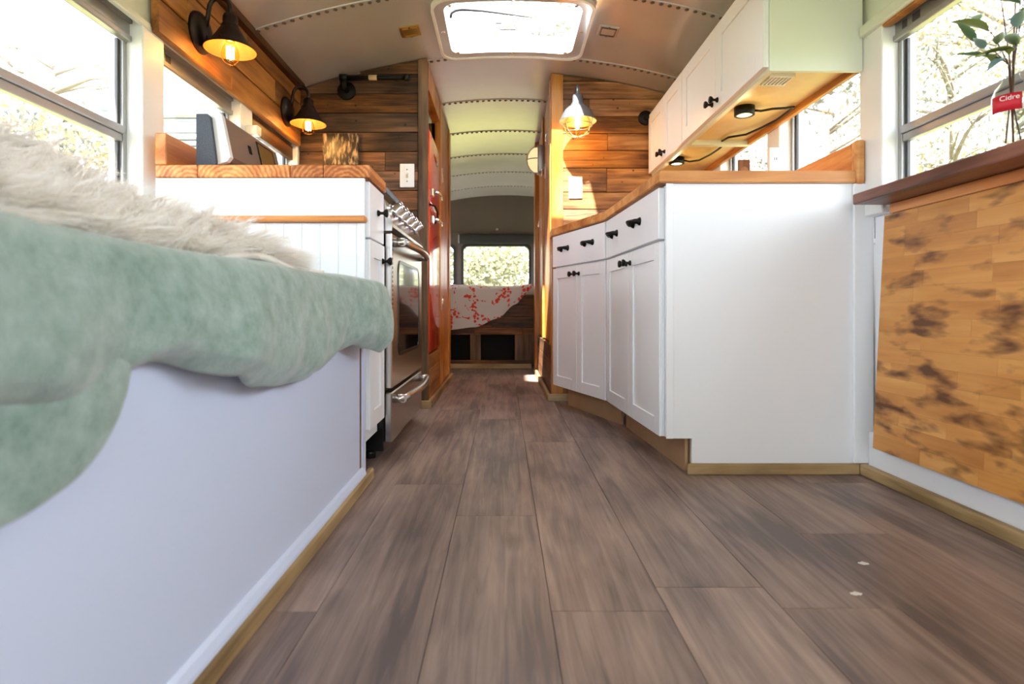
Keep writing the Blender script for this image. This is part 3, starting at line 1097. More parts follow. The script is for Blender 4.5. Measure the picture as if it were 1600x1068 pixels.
# fur throw: a draped mound plus pile
def fur_z(x, y):
    base = interp([(-1.02, .80), (-.95, .80), (-.80, .755), (-.70, .700), (-.60, .655), (-.50, .612), (-.42, .575), (-.36, .560)], x)
    k = interp([(-.5, 1), (.93, 1), (1.10, .62), (1.18, .25), (1.26, -.2)], y + .12 * (x + .7) * -1)
    w = .012 * math.sin(9 * x + 5 * y) + .010 * math.sin(13 * y - 4 * x)
    return .585 + (base - .585) * k + w * k
throw = thing('fur_throw', 'shaggy ivory fur throw heaped on the bench by the window', 'fur throw', (-.75, .6, .58))
rows = []
for i in range(60):
    y = -.3 + 1.60 * i / 59
    rows.append([(-1.005 + .60 * j / 30, y, fur_z(-1.005 + .60 * j / 30, y)) for j in range(31)])
B().grid(rows).build('hide', 'fur', throw, solid=.01)
verts, faces = [], []
for n in range(1900):
    x = R.uniform(-.995, -.43)
    y = R.uniform(.25, 1.20)
    e = .01
    nrm = Vector((fur_z(x - e, y) - fur_z(x + e, y), fur_z(x, y - e) - fur_z(x, y + e), 2 * e)).normalized()
    d0 = (nrm * .5 + Vector((.35, .12, .05)) + Vector((R.gauss(0, .45), R.gauss(0, .45), R.gauss(0, .18)))).normalized()
    if x < -.93 and d0.x < .2:
        d0.x = .2
    Lk = R.uniform(.05, .095)
    droop = Vector((R.gauss(.1, .2), R.gauss(0, .2), -.55))
    tip = d0 * Lk + droop * (Lk * .55)
    for m_ in range(17):
        px_, py_ = x + R.gauss(0, .010), y + R.gauss(0, .010)
        p = Vector((px_, py_, fur_z(px_, py_)))
        tp = Vector((x, y, fur_z(x, y))) + tip * R.uniform(.75, 1.08) + Vector((R.gauss(0, .0045), R.gauss(0, .0045), R.gauss(0, .0045)))
        mid = p.lerp(tp, .5) + d0 * (Lk * .22) + Vector((R.gauss(0, .004), R.gauss(0, .004), R.gauss(0, .004)))
        side = d0.cross(Vector((R.gauss(0, 1), R.gauss(0, 1), R.gauss(0, 1)))).normalized()
        wd = R.uniform(.0009, .0016)
        base = len(verts)
        for s_ in range(5):
            t = s_ / 4
            q = p * (1 - t) ** 2 + mid * (2 * t * (1 - t)) + tp * t * t
            ww = wd * (1 - .8 * t)
            verts.append(tuple(q + side * ww))
            verts.append(tuple(q - side * ww))
        for s_ in range(4):
            a = base + 2 * s_
            faces.append((a, a + 1, a + 3, a + 2))
me = bpy.data.meshes.new('pile')
me.from_pydata(verts, [], faces)
me.materials.append(M['fur_pile'])
pile = link('pile', me, throw, (0, 0, 0))
tag(pile, kind='stuff')

# ------------------------------------------------------------------ left counter, cabinet
YC0, YC1 = 1.67, 1.90
ct = thing('worktop', 'thick oiled butcher block worktop on the left beside the stove', 'worktop', (-.7, 1.78, .88))
bx = [-1.012, -.888, -.620, -.523, -.388]
for a, c in zip(bx[:-1], bx[1:]):
    B().box(a + .0006, c - .0006, YC0, YC1 if a > -.85 else 2.90, .8825, .9190, .0025).build('board', 'butcher', ct)
boxo('backsplash', -1.012, -.978, YC0, 2.90, .920, 1.012, 'orange_y', ct, .003)

lc = thing('base_cabinet', 'narrow white base cabinet at the end of the bench', 'cabinet', (-.7, 1.78, 0))
boxo('carcass', -1.0, -.416, 1.690, 1.894, .10, .8815, 'white_cab', lc, .001)
boxo('upper_end_panel', -1.012, -.405, 1.674, 1.690, .772, .8815, 'white_cab', lc, .001)
x = -1.012
while x < -.41:
    x2 = min(x + .053, -.405)
    B().box(x, x2, 1.680, 1.690, .10, .752, .0022).build('bead_strip', 'white_cab', lc)
    x += .053
B().box(-.86, -.400, 1.662, 1.694, .753, .771, .006, 3).build('wood_rail', 'orange_x', lc)
boxo('drawer_front', -.414, -.394, 1.694, 1.894, .712, .876, 'white_cab', lc, .002)
def door_local(parent, nm, w, h, mat, t=.02, rail=.055):
    pass
dr = boxo('door', -.414, -.398, 1.694, 1.894, .145, .706, 'white_cab', lc, .002)
b = B()
ring(b, [(1.694, .145), (1.894, .145), (1.894, .706), (1.694, .706)], [(1.744, .195), (1.844, .195), (1.844, .656), (1.744, .656)], -.398, -.392, plane='xz')
for v in b.bm.verts:
    v.co = Vector((v.co.y, v.co.x, v.co.z))
b.build('door_frame', 'white_cab', dr)
boxo('toe_kick', -.48, -.47, 1.70, 1.89, 0, .10, 'black', lc, 0)
KNOB = [(.0, .0), (.010, .0), (.009, .004), (.0045, .009), (.0045, .016), (.011, .022), (.0135, .027), (.012, .031), (0, .033)]
for z_, nm in ((.80, 'drawer_knob'), (.655, 'door_knob')):
    B().lathe(KNOB, (-.393, 1.80 if nm[0] == 'd' and z_ > .7 else 1.862, z_), 'x', 14).build(nm, 'black_iron', lc)

# ------------------------------------------------------------------ stove
SX = -.372
SY0, SY1 = 1.906, 2.62
st = thing('stove', 'stainless steel range with black sides and chrome knobs', 'stove', (-.68, 2.26, 0))
boxo('body', -.85, SX - .026, SY0, SY1, .03, .895, 'black', st, .003)
for y in (SY0 + .04, SY1 - .04):
    for x in (-.80, -.45):
        B().tube([(x, y, 0), (x, y, .03)], .018, 10).build('foot', 'black', st)
# sloped control panel
b = B()
b.prism([(-.43, .895), (SX - .026, .895), (SX - .026, .775), (SX - .004, .775), (SX - .004, .79), (-.405, .905), (-.43, .905)], SY0 + .012, SY1 - .012)
for v in b.bm.verts:
    pass
b2 = B()
b2.prism([(-.46, .90), (SX - .025, .79), (SX - .025, .775), (SX + .002, .775), (SX + .004, .785), (-.412, .905), (-.46, .912)], SY0 + .008, SY1 - .008)
b.bm.free()
b2.build('control_panel', 'steel', st)
B().prism([(-.85, .895), (-.455, .895), (-.415, .905), (-.40, .918), (-.43, .936), (-.85, .930)], SY0, SY1).build('cooktop', 'black', st)
for sgn in (0, 1):
    ya = SY0 if sgn == 0 else SY1 - .008
    B().prism([(-.46, .76), (SX + .002, .76), (SX + .004, .785), (-.412, .908), (-.46, .912)], ya, ya + .0075).build('panel_end', 'steel', st)
nrm = Vector((.115, 0, .048)).normalized()
nrm = Vector((.12, 0, .072)).normalized()
for i in range(5):
    y = SY0 + .13 + i * .115
    c = Vector((-.392, y, .846))
    kb = B()
    kb.tube([c, c + nrm * .008, c + nrm * .009, c + nrm * .034, c + nrm * .038], [.026, .026, .019, .017, .013], 16)
    k_ = kb.build('knob', 'chrome', st)
    e = Vector((-nrm.z, 0, nrm.x))
    q = c + nrm * .040
    B().tube([q - e * .015, q + e * .015], .005, 8).build('grip', 'chrome', k_)
boxo('oven_door', SX - .025, SX, SY0 + .01, SY1 - .01, .235, .755, 'steel', st, .004)
b = B()
pw = rrect(SY0 + .13, SY1 - .11, .345, .665, .04)
b.prism(pw, SX - .002, SX + .0015, plane='yz')
b.build('oven_window', 'dark_glass', st)
b = B()
ring(b, rrect(SY0 + .12, SY1 - .10, .335, .675, .045), rrect(SY0 + .132, SY1 - .112, .347, .663, .038), SX - .001, SX + .003)
for v in b.bm.verts:
    v.co = Vector((v.co.y, v.co.x, v.co.z))
b.build('window_trim', 'black', st)
for z_, dn in ((.728, 'door_handle'), (.196, 'drawer_handle')):
    pts = []
    for i in range(13):
        t = i / 12
        pts.append((SX + .030 + .020 * math.sin(PI * t), SY0 + .05 + (SY1 - SY0 - .10) * t, z_))
    hd = B().tube(pts, .0135, 12).build(dn, 'steel', st)
    for y in (SY0 + .062, SY1 - .062):
        B().tube([(SX - .002, y, z_), (SX + .034, y, z_)], .016, 12).build('handle_mount', 'steel', hd)
boxo('drawer', SX - .025, SX, SY0 + .01, SY1 - .01, .055, .222, 'steel', st, .004)
b = B()
for i in range(15):
    zz = .50 + i * .015
    b.box(SX - .001, SX + .0008, SY0 + .018, SY0 + .03, zz, zz + .008)
tag(b.build('vent_slots', 'black', st), kind='stuff')
b = B()
for y in (2.08, 2.44):
    for x in (-.56, -.74):
        b.box(x - .09, x + .09, y - .006, y + .006, .944, .954)
        b.box(x - .006, x + .006, y - .09, y + .09, .944, .954)
        b.tube([(x, y, .932), (x, y, .944)], .03, 12)
b.build('burner_grates', 'black_iron', st)

# ------------------------------------------------------------------ radio-like appliance on the left worktop
ra = thing('countertop_appliance', 'brown metal countertop appliance with speckled grey end and pale trim', 'appliance', (-.89, 1.95, .92))
YA0, YA1 = 1.745, 2.17
prof_front = [(-.885, 1.098), (-.858, 1.088), (-.833, .965), (-.842, .945), (-.868, .938)]
B().prism([(-.925, .940), (-.870, .940), (-.836, .952), (-.829, .966), (-.858, 1.088), (-.868, 1.098), (-.925, 1.098)], YA0 + .022, YA1).build('housing', 'brown_metal', ra)
B().prism([(-.925, .938), (-.873, .938), (-.840, .948), (-.829, .962), (-.856, 1.090), (-.868, 1.103), (-.925, 1.103)], YA0 + .002, YA0 + .0215).build('end_trim', 'plate_white', ra)
B().prism([(-.925, .9205), (-.868, .9205), (-.867, .95), (-.884, 1.080), (-.892, 1.088), (-.925, 1.088)], YA0 - .012, YA0 + .0015).build('end_cap', 'speckle', ra)
B().box(-.92, -.862, YA0 + .01, YA1 - .02, .9205, .938, .002).build('base', 'black', ra)
def on_front(y0, y1, t0, t1, d0, d1):
    a, c = Vector((-.829, 0, .966)), Vector((-.858, 0, 1.088))
    u = (c - a)
    n_ = Vector((u.z, 0, -u.x)).normalized()
    b = B()
    P_ = [a + u * t0 + n_ * d0, a + u * t1 + n_ * d0, a + u * t1 + n_ * d1, a + u * t0 + n_ * d1]
    return b.prism([(p.x, p.z) for p in P_], y0, y1)
on_front(1.985, 2.125, .10, .92, -.002, .003).build('display_frame', 'black', ra)
on_front(1.995, 2.110, .16, .86, .002, .0045).build('display', 'gold', ra)
on_front(1.905, 1.925, .40, .62, -.001, .002).build('emblem', 'black', ra)
for yk, rr in ((2.150, .016),):
    B().lathe([(rr, 0), (rr, .022), (rr * .8, .026), (0, .027)], (-.838, yk, .985), 'x', 16).build('dial', 'chrome', ra)

# ------------------------------------------------------------------ print, switch plate and pipe bar on the left partition
pic = thing('wall_print', 'small square sepia print hanging on the dark plank partition', 'picture', (-.82, YPL - .012, 1.23))
boxo('canvas', -.912, -.733, YPL - .022, YPL - .001, 1.228, 1.385, 'picture', pic, .001)
boxo('shadow_frame', -.908, -.737, YPL - .001, YPL + .0, 1.232, 1.381, 'black', pic, 0)

def switch_plate(x, z, yw, label):
    t = thing('switch_plate', label, 'switch', (x, yw, z))
    B().box(x - .0365, x + .0365, yw - .006, yw, z - .0595, z + .0595, .003, 2).build('cover', 'plate_white', t)
    boxo('toggle_slot', x - .006, x + .006, yw - .0068, yw - .006, z - .013, z + .013, 'tag_cream', t, 0)
    b = B().prism([(yw - .006, z - .004), (yw - .016, z + .006), (yw - .016, z + .010), (yw - .006, z + .006)], x - .004, x + .004, plane='yz')
    b.build('toggle', 'plate_white', t)
    b = B()
    for dz in (-.03, .03):
        b.lathe([(.0035, .006), (.003, .0072), (0, .0075)], (x, yw, z + dz), 'ny', 8)
    tag(b.build('screws', 'rivet', t), kind='stuff')
switch_plate(-.489, 1.177, YPL, 'white toggle switch plate on the dark left partition')
switch_plate(.393, 1.165, YPR, 'white toggle switch plate in the sun patch on the right partition')

pb = thing('pipe_towel_bar', 'black iron pipe towel bar with a paper tag on the left partition', 'towel bar', (-.79, YPL, 1.60))
B().lathe([(0, .012), (.044, .012), (.046, .009), (.046, 0)], (-.795, YPL, 1.605), 'ny', 20).build('flange', 'black_iron', pb)
B().tube([(-.795, YPL, 1.605), (-.795, YPL - .05, 1.605), (-.795, YPL - .062, 1.612), (-.795, YPL - .064, 1.645)], .016, 12).build('riser', 'black_iron', pb)
B().tube([(-.812, YPL - .064, 1.648), (-.776, YPL - .064, 1.648)], .018, 12).build('elbow', 'black_iron', pb)
br = B().tube([(-.80, YPL - .064, 1.648), (-.478, YPL - .064, 1.648)], .0115, 12).build('bar', 'black_iron', pb)
B().tube([(-.668, YPL - .064, 1.648), (-.628, YPL - .064, 1.648)], .0128, 12).build('paper_tag', 'tag_cream', br)
B().tube([(-.492, YPL - .064, 1.648), (-.470, YPL - .064, 1.648)], .018, 12).build('end_cap', 'black_iron', pb)

# flange seen beyond the wall cabinets on the right partition
pf = thing('pipe_flange', 'black iron pipe flange on the right partition beside the wall cabinets', 'pipe flange', (.775, YPR, 1.555))
B().lathe([(0, .012), (.036, .012), (.04, .008), (.04, 0)], (.775, YPR, 1.545), 'ny', 20).build('flange', 'black_iron', pf)
B().tube([(.775, YPR, 1.545), (.775, YPR - .035, 1.545)], .017, 12).build('stub', 'black_iron', pf)

# ------------------------------------------------------------------ red fridge
fr = thing('fridge', 'tomato red retro fridge with chrome latches built into the left closet', 'fridge', (-.66, 3.235, .27))
boxo('body', -.955, -.425, 2.99, 3.49, .265, 1.44, 'red', fr, .006)
B().box(-.425, -.385, 2.985, 3.488, 1.055, 1.445, .017, 4).build('freezer_door', 'red', fr)
B().box(-.425, -.385, 2.985, 3.488, .268, 1.045, .017, 4).build('fridge_door', 'red', fr)
for z_ in (1.115, .972):
    hd = thing('x', 'x', 'x')
    bpy.data.objects.remove(hd)
    hb = boxo('latch', -.386, -.366, 3.02, 3.05, z_ - .022, z_ + .022, 'chrome', fr, .004)
    B().tube([(-.366, 3.035, z_), (-.345, 3.05, z_), (-.338, 3.10, z_ - .004), (-.342, 3.19, z_ - .008)], [.011, .011, .009, .006], 10).build('lever', 'chrome', hb)
pts = [(-.385, 3.02, 1.05), (-.366, 3.05, 1.046), (-.36, 3.12, 1.03), (-.366, 3.2, 1.0), (-.385, 3.24, .985)]
B().tube(pts, .006, 8).build('door_pull', 'black_iron', fr)
b = B()
b.tube([(-.3845, 3.20, 1.36), (-.3825, 3.25, 1.345), (-.3825, 3.31, 1.335), (-.3845, 3.36, 1.335)], .005, 8)
b.build('badge', 'chrome', fr)

# ------------------------------------------------------------------ right base cabinets
def pull(parent, x, z):
    """arched cup-foot pull on a local face y=0, outward -y"""
    b = B()
    pts = []
    for i in range(9):
        t = i / 8
        pts.append((x - .038 + .076 * t, -.014 - .020 * math.sin(PI * t), z + .004 * math.sin(PI * t)))
    rr = [.0095, .007, .0052, .0042, .004, .0042, .0052, .007, .0095]
    b.tube(pts, rr, 10)
    for s in (-1, 1):
        b.lathe([(.0145, 0), (.0135, .004), (.008, .012), (.0085, .018), (0, .022)], (x + s * .038, 0, z), 'ny', 12)
    return b.build('pull', 'black_iron', parent)
def knob(parent, x, y, z):
    return B().lathe(KNOB, (x, y, z), 'ny', 14).build('knob', 'black_iron', parent)
def shaker(parent, x0, x1, z0, z1, t=.018, rail=.052, mat='white_cab', y=0.0):
    d = boxo('door', x0, x1, y - t + .006, y, z0, z1, mat, parent, .0015)
    for a, c, e, f, n in ((x0, x0 + rail, z0, z1, 'stile'), (x1 - rail, x1, z0, z1, 'stile'), (x0 + rail, x1 - rail, z0, z0 + rail, 'rail'), (x0 + rail, x1 - rail, z1 - rail, z1, 'rail')):
        boxo(n, a, c, y - t, y - t + .0065, e, f, mat, d, .001)
    return d
def base_unit(label, near, far, depth):
    near, far = Vector(near), Vector(far)
    d = near - far
    w = d.length
    t = thing('base_cabinet', label, 'cabinet', (far.x, far.y, 0), math.atan2(d.y, d.x), 'white base cabinets on the right')
    boxo('carcass', .002, w - .002, 0, depth, .108, .880, 'white_cab', t, .001)
    boxo('toe_kick', .01, w - .01, .065, .075, 0, .107, 'toe', t, 0)
    df = boxo('drawer_front', .003, w - .003, -.020, 0, .716, .874, 'white_cab', t, .002)
    for fx in (.27, .73) if w < .6 else (.22, .66):
        o = pull(t, w * fx, .800)
        o.location.y -= .020
    m_ = w / 2
    for a, c, kx in ((.003, m_ - .0012, m_ - .026), (m_ + .0012, w - .003, m_ + .026)):
        dd = shaker(t, a, c, .110, .708)
        k_ = knob(t, kx, -.018, .668)
    return t
A1, B1 = (.496, 1.768), (.456, 2.46)
A2, B2 = (.452, 2.468), (.272, 3.0)
u1 = base_unit('white two door base cabinet nearest the camera on the right', A1, B1, .50)
u2 = base_unit('white two door base cabinet angled towards the plank partition', A2, B2, .24)
ep = thing('cabinet_end_panel', 'broad white cabinet end panel facing the camera on the right', 'cabinet panel', (.8, 1.756, 0))
B().prism([(.500, .108), (.572, .108), (.572, .0), (1.076, .0), (1.076, .8815), (.500, .8815)], 1.750, 1.764).build('panel', 'white_cab', ep)
boxo('corner_stile', .492, .514, 1.744, 1.750, .108, .8815, 'white_cab', ep, .001)
boxo('wall_stile', 1.058, 1.1175, 1.738, 1.749, .035, .880, 'white_cab', ep, .002)
boxo('toe_return', .5735, .58, 1.765, 1.80, 0, .107, 'toe', ep, 0)

rc = thing('worktop', 'oiled pine worktop bending along the white cabinets on the right', 'worktop', (.75, 2.4, .88))
b = B()
poly = [(.470, 1.738), (1.062, 1.738), (1.088, 1.77), (1.088, 3.146), (.326, 3.146), (.326, 3.142), (.250, 3.142), (.250, 3.005), (.432, 2.455)]
b.prism(poly, .8825, .9190, plane='xy')
bmesh.ops.recalc_face_normals(b.bm, faces=b.bm.faces[:])
bmesh.ops.bevel(b.bm, geom=[e for e in b.bm.edges if abs(e.verts[0].co.z - e.verts[1].co.z) < 1e-5], offset=.003, segments=2, affect='EDGES')
b.build('slab', 'butcher_right', rc)
b = B()
b.box(1.063, 1.0885, 1.732, 1.765, .878, 1.012, .008, 3)
b.build('corner_block', 'butcher_right', rc)
boxo('backsplash', 1.066, 1.0885, 1.766, 3.14, .9195, 1.008, 'orange_y', rc, .002)

# ------------------------------------------------------------------ right wall cabinets
UX, UZ0, UZ1 = .805, 1.222, 1.555
def wall_unit(label, y0, y1, near):
    t = thing('wall_cabinet', label, 'cabinet', (UX, y1, 0), -PI / 2, 'white wall cabinets on the right')
    w = y1 - y0                       # local x runs from far to near, outward is -y
    D = XR - UX - .002
    for a, c, nm in ((0, .016, 'side'), (w - .016, w, 'end_panel')):
        boxo(nm, a + .0005, c - .0005, 0, D, UZ0, UZ1, 'cream_cab', t, .001)
    boxo('bottom', .0165, w - .0165, .018, D, UZ0 + .022, UZ0 + .034, 'under_cab', t, 0)
    boxo('top', .0165, w - .0165, 0, D, UZ1 - .014, UZ1, 'cream_cab', t, 0)
    boxo('front_rail', .0165, w - .0165, 0, .0175, UZ0, UZ0 + .04, 'cream_cab', t, .001)
    boxo('hanging_rail', .0165, w - .0165, D - .018, D - .0005, UZ0 - .001, UZ0 + .0215, 'pine_x', t, .001)
    m_ = w / 2
    for a, c, kx in ((.002, m_ - .001, m_ - .026), (m_ + .001, w - .002, m_ + .026)):
        shaker(t, a, c, UZ0 + .012, UZ1 - .004, rail=.055)
        knob(t, kx, -.018, UZ0 + .048)
    return t
wall_unit('white wall cabinet with cream end nearest the camera on the right', 1.745, 2.545, True)
wall_unit('smaller white wall cabinet against the right plank partition', 2.548, 3.13, False)
boxo('vent', 0, 0, 0, 0, 0, 0, 'black', None) if False else None

def puck(x, y, label):
    z = UZ0 + .0215
    t = thing('puck_light', label, 'puck light', (x, y, z), group='puck lights under the wall cabinets')
    B().lathe([(0, 0), (.036, 0), (.036, -.030), (.033, -.032), (.028, -.032), (.028, -.028)], (x, y, z), seg=24).build('housing', 'black_iron', t)
    B().lathe([(.0275, -.027), (.0275, -.029), (0, -.031)], (x, y, z), seg=20).build('lens', 'puck', t)
    ld = bpy.data.lights.new('puck_glow', 'POINT')
    ld.energy = .05
    ld.color = (1, .78, .42)
    ld.shadow_soft_size = .02
    lo = bpy.data.objects.new('puck_glow', ld)
    col.objects.link(lo)
    lo.parent = t
    lo.location = (0, 0, -.055)
    return t
puck(.886, 2.12, 'black puck light under the near wall cabinet')
puck(.850, 2.83, 'black puck light under the far wall cabinet')
zc_ = UZ0 + .018
cd = B().tube([(.92, 2.12, zc_ - .008), (.945, 2.115, zc_ - .012), (.975, 2.09, zc_ - .013), (1.02, 2.085, zc_ - .012), (1.052, 2.09, zc_ - .006), (1.056, 2.14, zc_ - .006),
               (1.05, 2.22, zc_ - .012), (1.04, 2.32, zc_ - .008), (1.01, 2.40, zc_ - .012), (.96, 2.46, zc_ - .006), (.955, 2.52, zc_ - .004)], .0045, 8).build('lamp_cord', 'rubber_cord')
tag(cd, 'black cord looping from the near puck light along the cabinet underside', 'cord')
cd = B().tube([(.884, 2.83, zc_ - .008), (.91, 2.825, zc_ - .016), (.95, 2.80, zc_ - .016), (.975, 2.72, zc_ - .010), (.985, 2.64, zc_ - .006), (.985, 2.57, zc_ - .004)], .0045, 8).build('lamp_cord', 'rubber_cord')
tag(cd, 'black cord running from the far puck light under the small cabinet', 'cord')
vg = thing('vent_grille', 'small white louvred grille under the near wall cabinet', 'vent', (.87, 1.83, UZ0 + .02))
b = B()
b.box(.832, .912, 1.80, 1.806, UZ0 + .004, UZ0 + .0215)
b.box(.832, .912, 1.868, 1.874, UZ0 + .004, UZ0 + .0215)
b.build('frame', 'plate_white', vg)
for i in range(7):
    xx = .836 + i * .0115
    boxo('slat', xx, xx + .004, 1.8065, 1.8675, UZ0 + .004, UZ0 + .020, 'plate_white', vg, 0)
# small things on the right worktop
ic = thing('wooden_plaque', 'small carved brown plaque leaning in the right window beyond the worktop', 'plaque', (1.04, 2.42, .92))
boxo('panel', .995, 1.045, 2.44, 2.452, .9195, 1.135, 'plaque', ic, .003)
B().lathe([(0, .004), (.012, .004), (.015, 0)], (1.02, 2.44, 1.09), 'ny', 14).build('carved_head', 'plaque', ic)
B().prism([(1.002, .96), (1.038, .96), (1.032, 1.06), (1.02, 1.075), (1.008, 1.06)], 2.436, 2.441).build('carved_figure', 'plaque', ic)
sw = thing('outlet_box', 'white outlet box on the window post above the right worktop', 'outlet', (1.07, 2.30, 1.06))
B().box(1.045, 1.0885, 2.262, 2.275, 1.02, 1.135, .003, 2).build('cover', 'plate_white', sw)
b = B()
b.box(1.063, 1.066, 2.2615, 2.263, 1.085, 1.097)
b.box(1.070, 1.073, 2.2615, 2.263, 1.085, 1.097)
b.build('socket', 'black', sw)
cn = thing('jar', 'small dark grey jar in the far corner of the right worktop', 'jar', (.98, 2.95, .92))
B().lathe([(0, 0), (.03, 0), (.032, .01), (.032, .10), (.026, .115), (.026, .12)], (.98, 2.95, .9195), seg=18).build('body', 'alu_dark', cn)
B().lathe([(0.028, .12), (.029, .125), (.029, .145), (.026, .15), (0, .15)], (.98, 2.95, .9195), seg=18).build('lid', 'black', cn)

# ------------------------------------------------------------------ right wall: bead panel, shelf, fold down leaf, bottle
xx = 1.7375
y = 1.735
while y > -.4:
    boxo('bead_board', 1.118, 1.138, y - .10, y - .0005, .135, .778, 'white_cab', wall_r, .002)
    y -= .10
boxo('panel_cap', 1.112, 1.138, -.4, 1.737, .7785, .7995, 'white_cab', wall_r, .002)
boxo('kick_board', 1.100, 1.138, -.5, 1.737, .0, .134, 'white_cab', wall_r, .002)
sh = thing('wall_shelf', 'dark walnut shelf below the right window', 'shelf', (1.06, .8, .80))
B().box(1.000, 1.118, -.3, 1.652, .799, .829, .003).build('board', 'walnut', sh)
boxo('cleat', 1.092, 1.1175, -.3, 1.632, .771, .7985, 'orange_y', sh, .002)
leaf = thing('folding_table_leaf', 'scorched pine folding table leaf hanging below the walnut shelf', 'table leaf', (1.100, 1.655, .769), local=True)
leaf.rotation_euler = (0, math.atan2(.034, .67), 0)
# local: z down to -.68, y runs from -1.9 to 0, thickness +x
boxo('backing', .003, .014, -1.9, 0, -.668, 0, 'pine_x', leaf, 0)
nr = 16
hrow = .668 / nr
for i in range(nr):
    y = -R.uniform(.06, .22)
    ys = [0, y]
    while y > -1.9:
        y -= R.uniform(.16, .30)
        ys.append(max(y, -1.9))
    for a, c in zip(ys[:-1], ys[1:]):
        if a - c < .02:
            continue
        boxo('stave', -.006, .003 + 0, c + .0002, a - .0002, -.668 + i * hrow + .0001, -.668 + (i + 1) * hrow - .0001, 'burnt', leaf, .0002)

BX, BY, BZ = 1.068, 1.21, .829
bt = thing('glass_bottle', 'clear glass bottle with a red label on the walnut shelf', 'bottle', (BX, BY, BZ))
prof = [(0, .002), (.033, .002), (.036, .006), (.036, .02), (.031, .045), (.028, .062), (.031, .075), (.034, .09), (.034, .118), (.029, .135), (.017, .152), (.013, .162), (.0135, .176), (.015, .178), (.015, .184)]
B().lathe([(r_, h_ + BZ) for r_, h_ in prof], (BX, BY, 0), seg=28).build('bottle_body', 'clear', bt)
def arc_label(a0, a1, z0, z1, rr, name, mat, parent):
    b = B()
    rows = []
    for zz in (z0, z1):
        rows.append([(BX + rr * math.cos(math.radians(a0 + (a1 - a0) * i / 10)), BY + rr * math.sin(math.radians(a0 + (a1 - a0) * i / 10)), zz) for i in range(11)])
    return b.grid(rows).build(name, mat, parent, solid=.0005)
lb = arc_label(165, 255, BZ + .081, BZ + .116, .0352, 'red_label', 'label_red', bt)
arc_label(258, 300, BZ + .081, BZ + .116, .0352, 'side_label', 'paper', bt)
# lettering on the label
def text_obj(s, size, loc, rot, mat, parent):
    cu = bpy.data.curves.new('lettering', 'FONT')
    cu.body = s
    cu.size = size
    cu.extrude = .0002
    cu.align_x = 'CENTER'
    tmp = bpy.data.objects.new('tmp', cu)
    col.objects.link(tmp)
    dg = bpy.context.evaluated_depsgraph_get()
    me = bpy.data.meshes.new_from_object(tmp.evaluated_get(dg))
    bpy.data.objects.remove(tmp)
    me.materials.clear()
    me.materials.append(M[mat])
    o = link('lettering', me, parent, loc)
    o.rotation_euler = rot
    return o
a = math.radians(222)
text_obj('Cidre', .014, (BX + .0362 * math.cos(a), BY + .0362 * math.sin(a), BZ + .1025), (PI / 2, 0, a + PI / 2), 'paper', lb)

bq = thing('leaf_spray', 'spray of olive and blue green leaves standing in the glass bottle', 'plant', (BX, BY, BZ + .05))
def leaf_mesh(L_, W_, bend, tw):
    b = B()
    rows = []
    for i in range(9):
        t = i / 8
        w = W_ * math.sin(PI * min(1, t ** .75)) ** .9 * (1 - .2 * t)
        zz = -bend * t * t
        ca, sa = math.cos(tw * t), math.sin(tw * t)
        rows.append([(L_ * t, s * w * ca, zz + .25 * abs(s) * w + s * w * sa) for s in (-1, -.5, 0, .5, 1)])
    b.grid(rows)
    bm = b.bm
    me = bpy.data.meshes.new('leaf')
    bm.to_mesh(me)
    bm.free()
    return me
LM = []
for mt, L_, W_, bd, tw in (('euc_green', .080, .017, .025, .9), ('euc_blue', .065, .014, .030, -.7), ('euc_dark', .085, .012, .020, .6)):
    me = leaf_mesh(L_, W_, bd, tw)
    me.materials.append(M[mt])
    LM.append(me)
stems = []
base = Vector((BX, BY, BZ + .05))
tips = [(-.015, -.03, .33), (-.05, .02, .24), (.0, -.05, .36), (-.03, -.06, .28), (-.01, .03, .36), (-.06, .02, .19)]
for tx, ty, tz in tips:
    p1 = base + Vector((tx * .10, ty * .10, .135))
    tip = base + Vector((tx, ty, tz))
    sgm = B().tube([base + Vector((R.uniform(-.012, .012), R.uniform(-.012, .012), -.03)), base + Vector((tx * .05, ty * .05, .08)), p1, p1.lerp(tip, .5) + Vector((0, 0, .01)), tip], [.0014, .0014, .0013, .0012, .0008], 6).build('stem', 'stem', bq)
    stems.append((p1, tip))
n = 0
for p1, tip in stems:
    for k in range(4):
        t = .15 + .85 * k / 3
        p = p1.lerp(tip, t)
        o = link('leaf', LM[n % 3], bq, p)
        az = PI * 1.5 + R.uniform(-1.2, 1.0) if n % 2 else PI + R.uniform(-1.0, .9)
        o.rotation_euler = (R.uniform(-.5, .5), R.uniform(-.7, .25), az)
        md = o.modifiers.new('thickness', 'SOLIDIFY')
        md.thickness = .0006
        s_ = R.uniform(.7, 1.1)
        o.scale = (s_, s_, s_)
        n += 1

